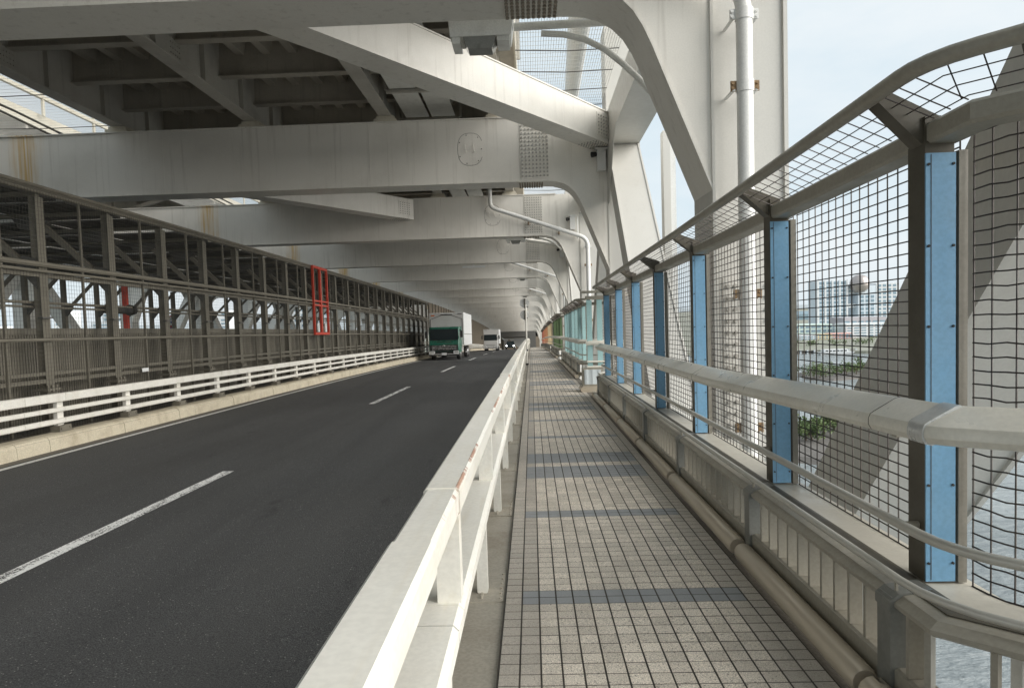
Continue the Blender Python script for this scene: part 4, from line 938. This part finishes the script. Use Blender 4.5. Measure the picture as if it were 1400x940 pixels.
for a, mt, nm in ((1.36, 'aqua', 'post_panel'), (1.61, 'aqua', 'post_panel')):
    p = rb(a + 0.02, a + 0.10, 16.83, 16.90, 0.58, 2.25, 'post', 'steeldk'); rb(a, a + 0.13, 16.79, 16.828, 0.60, 2.24, nm, mt, p)
m = MB(); m.tube([(1.33, 16.74, 1.17), (1.42, 16.72, 1.19), (2.3, 16.72, 1.19)], 0.055, 10); m.build('handrail', 'alu', t, smooth=50)
for z in (0.73, 0.60): m = MB(); m.tube([(1.34, 16.74, z), (2.3, 16.74, z)], 0.022, 8); m.build('mid_rail', 'alu', t, smooth=50)
rb(1.34, 2.3, 16.80, 16.92, 2.251, 2.34, 'top_beam', 'steel'); m = MB(); m.tube([(1.2, 16.66, 2.43), (2.3, 16.66, 2.43)], 0.032, 8); m.build('canopy_pipe', 'steel', t, smooth=50)
m = MB(); wires(m, [Vector((1.74, 16.86)), Vector((2.3, 16.86))], 0.6, 2.25, 0.075); m.build('mesh_panel', 'wire', t, kind='stuff')
for z in (0.45, 0.32): rb(1.80, 2.3, 16.70, 16.80, z, z + 0.06, 'slat', 'alu')
# bracket beam under the near splayed bay
t = thing('bracket_beam', 'beige bracket beam carrying the near splayed fence, low at the right edge', 'bracket', (1.75, 2.3, 0)); m = MB(); m.box(1.50, 2.4, 2.31, 2.62, -0.25, 0.02); m.build('beam', 'plate', t); m = MB(); m.box(1.70, 1.82, 2.40, 2.46, 0.021, 0.475); m.build('bracket_plate', 'pipe', t)
for z in (0.08, 0.38): m = MB(); m.disc((1.76, 2.399, z), 0.014, (0, -1, 0), 0.016, 6); m.build('bolt', 'black', t)

# ------------------------------------------------------------------ vehicles
def wheel(t, x, y, rad, wd, s):
    m = loc(); m.tube([(x - wd / 2, y, rad), (x - wd / 2 + 0.04, y, rad), (x + wd / 2 - 0.04, y, rad), (x + wd / 2, y, rad)], [rad * 0.93, rad, rad, rad * 0.93], 20); wl = m.build('wheel', 'rubber', t, smooth=40, off=(0, 0, 0))
    m = loc(); m.tube([(x + s * wd / 2, y, rad), (x + s * (wd / 2 + 0.02), y, rad)], [rad * 0.55, rad * 0.5], 16); m.build('rim', 'chrome', wl, off=(0, 0, 0))
def truck(name, label, x, y, k, w, cab_mat, box_w, box_h, box_z, box_len, cab_h, full=True):
    t = thing(name, label, 'truck', (x, y, zd(y) - 0.2)); t.rotation_euler = (slope(y), 0, 0)
    O = (0, 0, 0); hw = w / 2
    def bx(a, e, y0, y1, z0, z1, nm, mt, par=None, c=0.0): m = loc(); m.box(a, e, y0, y1, z0, z1, 9, c); return m.build(nm, mt, par or t, smooth=35 if c else None, off=O)
    zf = 0.30 * k; zw0 = 1.34 * k; zw1 = 2.10 * k; zt = cab_h
    # cab shell with raked windscreen
    side = [(0.06, 0.42 * k), (0.0, 0.62 * k), (0.02, 1.0 * k), (0.07, zw0), (0.26, zw1), (0.36, zt - 0.03), (0.5, zt), (1.62, zt), (1.66, zt - 0.05), (1.66, 0.55 * k)]
    m = loc(); m.loft([[(xx, yy + dy, z) for yy, z in side] for xx, dy in ((-hw, 0.06), (-hw + 0.07, 0.0), (hw - 0.07, 0.0), (hw, 0.06))]); cab = m.build('cab', cab_mat, t, smooth=30, off=O)
    m = loc(); a = 0.06; m.loft([[(-hw + a, 0.055, zw0), (hw - a, 0.055, zw0), (hw - a - 0.02, 0.245, zw1), (-hw + a + 0.02, 0.245, zw1)], [(-hw + a, 0.075, zw0), (hw - a, 0.075, zw0), (hw - a - 0.02, 0.265, zw1), (-hw + a + 0.02, 0.265, zw1)]]); m.build('windscreen', 'glass', cab, off=O)
    for s in (-1, 1):
        m = loc(); m.loft([[(s * (hw - 0.02), 0.42, zw0 + 0.02), (s * (hw - 0.02), 1.15, zw0 + 0.02), (s * (hw - 0.02), 1.15, zw1 - 0.02), (s * (hw - 0.02), 0.58, zw1 - 0.02)], [(s * (hw + 0.006), 0.42, zw0 + 0.02), (s * (hw + 0.006), 1.15, zw0 + 0.02), (s * (hw + 0.006), 1.15, zw1 - 0.02), (s * (hw + 0.006), 0.58, zw1 - 0.02)]]); m.build('side_window', 'glass', cab, off=O)
        bx(s * (hw + 0.17) - 0.08, s * (hw + 0.17) + 0.08, 0.02, 0.12, zw0 + 0.16 * k, zw0 + 0.62 * k, 'mirror', 'black', cab, 0.02)
        m = loc(); m.tube([(s * hw, 0.2, zw1 - 0.1), (s * (hw + 0.16), 0.1, zw0 + 0.6 * k)], 0.015, 5); m.build('mirror_arm', 'black', cab, off=O)
        bx(s * (hw - 0.21) - 0.19, s * (hw - 0.21) + 0.19, -0.05, 0.02, 0.42 * k, 0.62 * k, 'headlight', 'boxwhite', t, 0.03)
        bx(s * (hw - 0.2) - 0.12, s * (hw - 0.2) + 0.12, -0.056, -0.049, 0.50 * k, 0.575 * k, 'lamp_lens', 'lampglass', t)
    m = loc(); m.loft([[(-hw + 0.02, -0.02, 0.28 * k), (hw - 0.02, -0.02, 0.28 * k), (hw, 0.02, 0.62 * k), (-hw, 0.02, 0.62 * k)], [(-hw + 0.02, 0.3, 0.28 * k), (hw - 0.02, 0.3, 0.28 * k), (hw, 0.3, 0.62 * k), (-hw, 0.3, 0.62 * k)]]); m.build('bumper', 'black' if full else cab_mat, t, off=O)
    bx(-hw + 0.02, hw - 0.02, -0.06, -0.021, 0.37 * k, 0.43 * k, 'bumper_trim', 'chrome', t)
    if full:
        bx(-hw + 0.08, hw - 0.08, -0.035, 0.0, 0.60 * k, 1.02 * k, 'grille', 'black', t, 0.01)
        for z in (0.72, 0.82, 0.92): bx(-hw + 0.2, hw - 0.2, -0.05, -0.036, z * k, (z + 0.03) * k, 'grille_bar', 'chrome', t)
        m = loc(); m.disc((0.0, -0.05, 0.97 * k), 0.07, (0, -1, 0), 0.015, 14); m.build('emblem', 'chrome', t, off=O)
        bx(-0.5, 0.5, 0.045, 0.06, 1.20 * k, 1.24 * k, 'vent_slot', 'black', cab); bx(-0.8, 0.75, 0.045, 0.07, zw0 - 0.005, zw0 + 0.03, 'wiper', 'black', cab)
        bx(0.30, 0.52, 0.3, 0.4, zw0 + 0.02, zw0 + 0.2, 'dashboard_item', 'boxwhite', cab)
    else:
        bx(-hw + 0.25, hw - 0.25, -0.01, 0.03, 0.70 * k, 0.86 * k, 'grille', 'greyvan', t, 0.01); bx(-hw + 0.3, hw - 0.3, -0.02, -0.011, 0.76 * k, 0.78 * k, 'grille_bar', 'black', t)
    bx(-0.17, 0.17, -0.075, -0.061, 0.33 * k, 0.49 * k, 'number_plate', 'boxwhite' if full else 'greyvan', t)
    # cargo box
    b0 = 1.72; bw = box_w / 2
    body = bx(-bw, bw, b0, b0 + box_len, box_z, box_h, 'cargo_box', 'boxwhite', t, 0.012)
    bx(-bw + 0.01, bw - 0.01, b0 - 0.035, b0 - 0.001, box_z + 0.02, box_h - 0.02, 'front_wall', 'greyvan', body)
    yy = b0 - 0.045
    def bar(p, q): m = loc(); m.beam((p[0], yy, p[1]), (q[0], yy, q[1]), 0.02, 0.03); m.build('panel_edge', 'seam', body, off=O)
    if full:
        h = box_h; P_ = [(-bw + 0.08, 1.6), (-bw + 0.08, h - 0.46), (-0.35, h - 0.17), (0.35, h - 0.17), (bw - 0.1, h - 0.46), (bw - 0.1, 1.6)]
        for p, q in zip(P_, P_[1:]): bar(p, q)
        bx(-0.4, 0.4, yy - 0.03, yy, h - 0.15, h - 0.11, 'top_vent', 'black', body); bx(-bw + 0.14, -bw + 0.38, yy - 0.02, yy, h - 0.23, h - 0.15, 'marker_lamp', 'amber', body); bx(bw - 0.42, bw - 0.12, yy - 0.02, yy, h - 0.13, h - 0.08, 'front_vent', 'black', body)
        for s in (-1, 1):
            bx(s * bw - 0.006 if s < 0 else bw + 0.0005, s * bw - 0.0005 if s < 0 else bw + 0.006, b0 + 0.02, b0 + box_len - 0.02, box_z + (box_h - box_z) * 0.33, box_z + (box_h - box_z) * 0.33 + 0.03, 'side_seam', 'seam', body)
            bx(min(s * bw, s * (bw + 0.02)) , max(s * bw, s * (bw + 0.02)), b0 + 0.0, b0 + box_len, box_z - 0.06, box_z - 0.001, 'lower_rail', 'greyvan', body)
            bx(min(s * (bw - 0.06), s * bw), max(s * (bw - 0.06), s * bw), b0 + 1.2, b0 + box_len - 2.6, 0.42, 0.50, 'side_guard', 'chrome', t)
    else: bx(-bw + 0.1, -bw + 0.4, yy - 0.01, yy, box_h - 0.14, box_h - 0.1, 'front_vent', 'black', body)
    bx(-0.42, 0.42, 0.9, b0 + box_len - 0.1, 0.55 * k, box_z - 0.07, 'chassis', 'black', t)
    bx(0.45, hw - 0.05, 2.2, 3.2, 0.45 * k, 0.85 * k, 'fuel_tank', 'greyvan', t, 0.05)
    rad = 0.43 * k
    for s in (-1, 1):
        for yv in (1.15, b0 + box_len - 1.75) + ((b0 + box_len - 0.8,) if full else ()): wheel(t, s * (hw - 0.16), yv, rad, 0.26, s)
    return t
truck('box_truck', 'green cabbed box truck with white cargo body coming along the left lane', -5.95, 46.0, 1.0, 2.06, 'greencab', 2.42, 3.26, 0.98, 6.2, 2.25)
truck('small_box_truck', 'small white box truck following behind the green one', -4.88, 80.5, 0.92, 1.68, 'greyvan', 1.84, 2.60, 0.85, 4.4, 1.92, False)
t = thing('car', 'small dark car far off with bright headlights, right of the white truck', 'car', (-3.6, 112.0, zd(112) - 0.2)); t.rotation_euler = (slope(112), 0, 0)
m = loc(); m.loft([[(x * s, y, z) for x, z in ((-.78, .25), (.78, .25), (.82, .55), (.74, .85), (-.74, .85), (-.82, .55))] for y, s in ((0, .9), (.15, 1), (3.6, 1), (3.8, .92))]); m.build('body', 'glass', t, smooth=40, off=(0, 0, 0))
m = loc(); m.loft([[(-.70, .9, .84), (.70, .9, .84), (.70, 3.3, .84), (-.70, 3.3, .84)], [(-.56, 1.5, 1.38), (.56, 1.5, 1.38), (.56, 2.9, 1.38), (-.56, 2.9, 1.38)]]); m.build('cabin', 'glass', t, off=(0, 0, 0))
for s in (-1, 1):
    m = loc(); m.disc((s * .58, .0, .60), 0.09, (0, -1, 0), 0.05, 12); m.build('headlight', 'headlight', t, off=(0, 0, 0))
    for yv in (.7, 3.0): wheel(t, s * .70, yv, .30, .2, s)

# sign post with two discs seen from behind
t = thing('sign_post', 'white post behind the railing with two round sign discs seen from behind', 'road sign', (-0.25, 31, zd(31)))
m = MB(); m.tube([(-0.235, 31, -0.02), (-0.235, 31, 2.72)], 0.034, 10); m.build('post', 'guard', t, smooth=50)
for z in (2.80, 2.27):
    m = MB(); m.disc((-0.29, 31.10, z), 0.215, (0.10, 1, 0), 0.012, 28); d_ = m.build('disc', 'signwhite', t)
    m = MB(); m.box(-0.235, -0.16, 31.0, 31.08, z - 0.17, z - 0.13); m.build('clamp', 'black', d_)
    m = MB(); m.box(-0.30, -0.25, 31.05, 31.095, z - 0.25, z + 0.20); m.build('rail_strip', 'steeldk', d_)
m = MB(); m.box(-0.30, -0.17, 30.9, 31.1, -0.02, 0.06); m.build('base', 'black', t); m = MB(); m.tube([(-0.235, 31, 0.62), (-0.235, 31, 0.70)], 0.06, 8); m.build('clamp', 'black', t)

# anchorage portal at the far end
t = thing('anchorage_portal', 'dark portal of the anchorage closing the far end of the deck', 'building', (-4, 195, zd(195)))
for x0, x1, z0, z1, nm in ((-9.0, 3.0, 4.45, 7.4, 'lintel'), (-1.0, 1.15, -1.5, 4.44, 'pillar'), (1.16, 5.0, -3, 9, 'wing_wall')): m = MB(); m.box(x0, x1, 194.6, 200, z0, z1); m.build(nm, 'lgusset' if nm != 'wing_wall' else 'brownwall', t)
m = MB(); m.box(-9.0, 3.0, 214, 214.5, -6, 7.5); m.build('inner_wall', 'greyvan', t); m = MB(); m.box(-9.0, 3.0, 200.2, 213.8, 4.9, 5.3); m.build('ceiling', 'deck', t)
m = MB(); m.loft([[(-8.6, 196, z0), (-6.6, 196, z1), (-6.4, 196, z1), (-3.9, 196, z0)] for z0, z1 in ((-3, -2.9),)] + [[(-8.6, 196, -3), (-6.7, 196, 3.9), (-6.5, 196, 3.9), (-3.9, 196, 1.4)], [(-8.6, 199, -3), (-6.7, 199, 3.9), (-6.5, 199, 3.9), (-3.9, 199, 1.4)]]); m.build('ramp_wall', 'brownwall', t)

# ------------------------------------------------------------------ far shore: buildings, trees, boats
def fbox(par, nm, mt, x0, x1, y0, y1, z0, z1): m = MB(False); m.box(x0, x1, y0, y1, z0, z1); return m.build(nm, mt, par)
def windows(par, x0, x1, yf, z0, z1, nx, nz, fw=0.7, fh=0.55, mt='bglass', skip=()):
    px, pz = (x1 - x0) / nx, (z1 - z0) / nz; me = None
    for i in range(nx):
        for j in range(nz):
            if (i, j) in skip: continue
            a = x0 + px * (i + (1 - fw) / 2); c = z0 + pz * (j + (1 - fh) / 2); m = MB(False); m.box(a, a + px * fw, yf - 0.35, yf - 0.01, c, c + pz * fh); m.build('window', mt, par)
def tower(label, x0, x1, y, dep, z0, z1, nx, nz, mt, cat='building', name='building', **k):
    t = thing(name, label, cat, ((x0 + x1) / 2, y, z0)); body = fbox(t, 'wall', mt, x0, x1, y, y + dep, z0, z1); windows(t, x0, x1, y, z0 + (z1 - z0) * 0.04, z1 - (z1 - z0) * 0.04, nx, nz, **k); return t
G = -42.5
t = thing('tower_building', 'pale twin tower building joined by bridges, a big metal sphere between its tops', 'building', (480, 1050, G))
fbox(t, 'tower', 'b_pale', 435, 480, 1050, 1085, G, 30.5); windows(t, 436, 479, 1050, G + 8, 30, 4, 11, 0.62, 0.68)
for i in range(5): fbox(t, 'column', 'b_white', 434.2 + i * 11 + (0 if i < 4 else -0.5), 436.6 + i * 11 + (0 if i < 4 else -0.5), 1048.9, 1049.6, G, 31.5)
fbox(t, 'tower', 'b_pale', 496, 522, 1050, 1085, G, 22); windows(t, 498, 521, 1050, G + 8, 8, 3, 7, 0.62, 0.7)
fbox(t, 'tower', 'b_white', 524, 556, 1052, 1085, G, 24.5); windows(t, 525, 555, 1052, G + 8, 24, 4, 10, 0.62, 0.6)
for z0, z1 in ((-11, -5), (10, 24)): fbox(t, 'sky_bridge', 'b_white', 480.2, 495.8, 1056, 1078, z0, z1); windows(t, 481, 495, 1056, z0 + 1, z1 - 1, 4, 1 if z1 < 0 else 2, 0.6, 0.5)
m = MB(False); R_ = 14.0; rings = [[(498 + R_ * math.sin(a) * math.cos(q * PI / 12), 1050 + R_ * math.sin(a) * math.sin(q * PI / 12), 24.7 + R_ * math.cos(a)) for q in range(24)] for a in [0.02 + 3.10 * i / 14 for i in range(15)]]; m.loft(rings); m.build('sphere', 'ball', t, smooth=60)
for i, x in enumerate((441, 446)): m = MB(False); m.tube([(x, 1060, 30.5), (x, 1060, 36)], 0.4, 5); m.build('mast', 'b_grey', t)
tower('low mint green office block on the far shore', 312, 357, 820, 30, G, -26.5, 7, 3, 'b_mint')
tower('pale block at the waterside left of the yellow one', 300, 318, 770, 18, G, -37.2, 5, 2, 'b_white')
tower('yellow cream waterside building', 318, 337, 775, 18, G + 0.2, -36.9, 5, 2, 'b_cream')
tower('salmon pink waterside building', 338, 362, 780, 18, G + 0.2, -36.2, 6, 2, 'b_pink')
tower('white terraced waterside building beside the pink one', 364, 420, 800, 30, G, -26.5, 7, 5, 'b_white', fh=0.45)
tower('mauve roofed low hall in front of the tower with the sphere', 388, 440, 860, 40, G, -21, 6, 2, 'b_roof', fh=0.3)
tower('long grey block between the mint and terraced buildings', 352, 386, 840, 20, G, -29.5, 6, 4, 'b_grey')
rd = random.Random(3)
for i, (x, y, wd, h) in enumerate(((560, 1250, 60, 50), (640, 1300, 50, 70), (700, 1150, 70, 40), (520, 1500, 40, 60), (820, 1200, 60, 80))):
    tower('hazy pale block far right of the sphere tower, %s in line' % ORD[i], x, x + wd, y, 40, G, G + h, 5, 8, rd.choice(['b_pale', 'b_grey', 'b_white']))
for i in range(13):
    x = -1330 + i * 72 + rd.uniform(-12, 12); y = 1290 + rd.uniform(-60, 260); h = rd.uniform(35, 80)
    t = thing('tower_block', 'distant pale block seen through the railway frames, %s from the left' % ORD[i], 'building', (x, y, G), 'far blocks beyond the railway'); wd = rd.uniform(28, 52)
    fbox(t, 'wall', rd.choice(['b_pale', 'b_grey', 'b_white']), x, x + wd, y, y + 40, G, G + h); windows(t, x + 1, x + wd - 1, y, G + 6, G + h - 3, 3, 6, 0.6, 0.45)
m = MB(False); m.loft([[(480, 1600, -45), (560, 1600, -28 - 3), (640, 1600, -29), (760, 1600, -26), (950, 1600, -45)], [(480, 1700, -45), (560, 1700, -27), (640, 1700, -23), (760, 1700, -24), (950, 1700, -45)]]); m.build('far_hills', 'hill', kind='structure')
for i, pts_ in enumerate([[(160, 405), (172, 395), (200, 405), (235, 440), (225, 470), (190, 465), (168, 440)]]):
    m = MB(False); c = (195, 432); m.loft([[(x, y, -45.5) for x, y in pts_], [(c[0] + (x - c[0]) * 0.9, c[1] + (y - c[1]) * 0.9, -44.0) for x, y in pts_]]); m.build('island', 'rock', kind='structure')
m = MB(False); pts_ = [(70, 200), (84, 190), (108, 215), (135, 255), (128, 275), (104, 262), (84, 235)]; c = (102, 232); m.loft([[(x, y, -45.5) for x, y in pts_], [(c[0] + (x - c[0]) * 0.92, c[1] + (y - c[1]) * 0.92, -43.6) for x, y in pts_]]); m.build('island', 'rock', kind='structure')
def tree(x, y, z, h, wd, label, group, n=260, mt='leaf', seed=0):
    q = random.Random(seed); t = thing('tree', label, 'tree', (x, y, z), group)
    m = MB(False); m.tube([(x, y, z - 0.5), (x + 0.1 * wd * q.uniform(-1, 1), y, z + h * 0.45), (x + 0.1 * wd, y, z + h * 0.7)], [h * 0.045, h * 0.03, h * 0.012], 6); tr = m.build('trunk', 'trunk', t)
    for k in range(4):
        a = q.uniform(0, 6.28); m = MB(False); m.tube([(x, y, z + h * (0.3 + 0.08 * k)), (x + math.cos(a) * wd * 0.3, y + math.sin(a) * wd * 0.3, z + h * (0.55 + 0.08 * k))], [h * 0.018, h * 0.006], 5); m.build('limb', 'trunk', tr)
    m = MB(False); cl = [(q.gauss(0, 0.26) * wd, q.gauss(0, 0.26) * wd, h * q.uniform(0.32, 0.9), q.uniform(0.16, 0.30) * wd) for _ in range(11)]
    for k in range(n):
        cx, cy, cz, cr = q.choice(cl); d = Vector((q.gauss(0, 1), q.gauss(0, 1), q.gauss(0, 0.8))).normalized() * cr * q.uniform(0.5, 1.05); p = Vector((x + cx, y + cy, z + cz)) + d; s = wd * q.uniform(0.035, 0.075)
        a = Vector((q.gauss(0, 1), q.gauss(0, 1), q.gauss(0, 1))).normalized(); e = a.cross(Vector((q.gauss(0, 1), q.gauss(0, 1), q.gauss(0, 1)))).normalized(); ids = [m.add(tuple(p + a * s * i + e * s * j * 0.7)) for i, j in ((-1, 0), (0, -1), (1, 0), (0, 1))]; m.face(*ids)
    m.build('crown', mt, t); return t
q = random.Random(11); DIRS = ['left', 'middle', 'right']
k = 0
for i in range(22):
    x = 162 + 2.9 * i + q.uniform(-1, 1); y = 408 + 1.5 * i + q.uniform(-9, 16); tree(x, y, -44.2, q.uniform(5.0, 8.5), q.uniform(6, 9), 'tree on the middle island seen through the mesh, %s from the left' % ORD[i], 'trees on the middle island', 200, q.choice(['leaf', 'leaf2', 'leaf']), i)
for i in range(12):
    x = 86 + 3.4 * i + q.uniform(-2, 2); y = 222 + 2.6 * i + q.uniform(-7, 7); tree(x, y, -43.7, q.uniform(5.5, 8.5), q.uniform(6, 9), 'tree on the near island just below the handrail line, %s from the left' % ORD[i], 'trees on the near island', 420, q.choice(['leaf', 'leaf2']), 50 + i)
for i in range(24):
    x = 205 + 9.5 * i + q.uniform(-3, 3); y = 655 + q.uniform(-8, 40); tree(x, y, -42.7, q.uniform(4, 7), q.uniform(8, 12), 'tree along the far waterfront below the buildings, %s from the left' % ORD[i], 'trees along the far waterfront', 130, 'leaf', 90 + i)
t = thing('quay_wall', 'dark quay wall along the far waterfront', 'wall', (235, 612, -45))
m = MB(False); m.box(150, 285, 606, 609, -45.5, -42.2); m.build('wall', 'rock', t)
for i in range(14): m = MB(False); m.box(205 + i * 6, 206.2 + i * 6, 604.4, 605.8, -45.5, -41.6); m.build('pile', 'b_grey', t)
t = thing('ferry', 'white tour boat moored at the far quay', 'boat', (257, 585, -45))
m = MB(False); m.loft([[(245, 585, -44.8), (271, 585, -44.8), (270, 591, -44.8), (246, 591, -44.8)], [(243, 584, -42.6), (273, 584, -42.6), (272, 592, -42.6), (244, 592, -42.6)]]); m.build('hull', 'b_white', t)
m = MB(False); m.box(248, 268, 585.5, 590.5, -42.59, -40.4); m.build('cabin', 'b_white', t)
for i in range(6): m = MB(False); m.box(249 + i * 3.1, 251.2 + i * 3.1, 585.2, 585.48, -42.0, -41.0); m.build('window', 'glass', t)
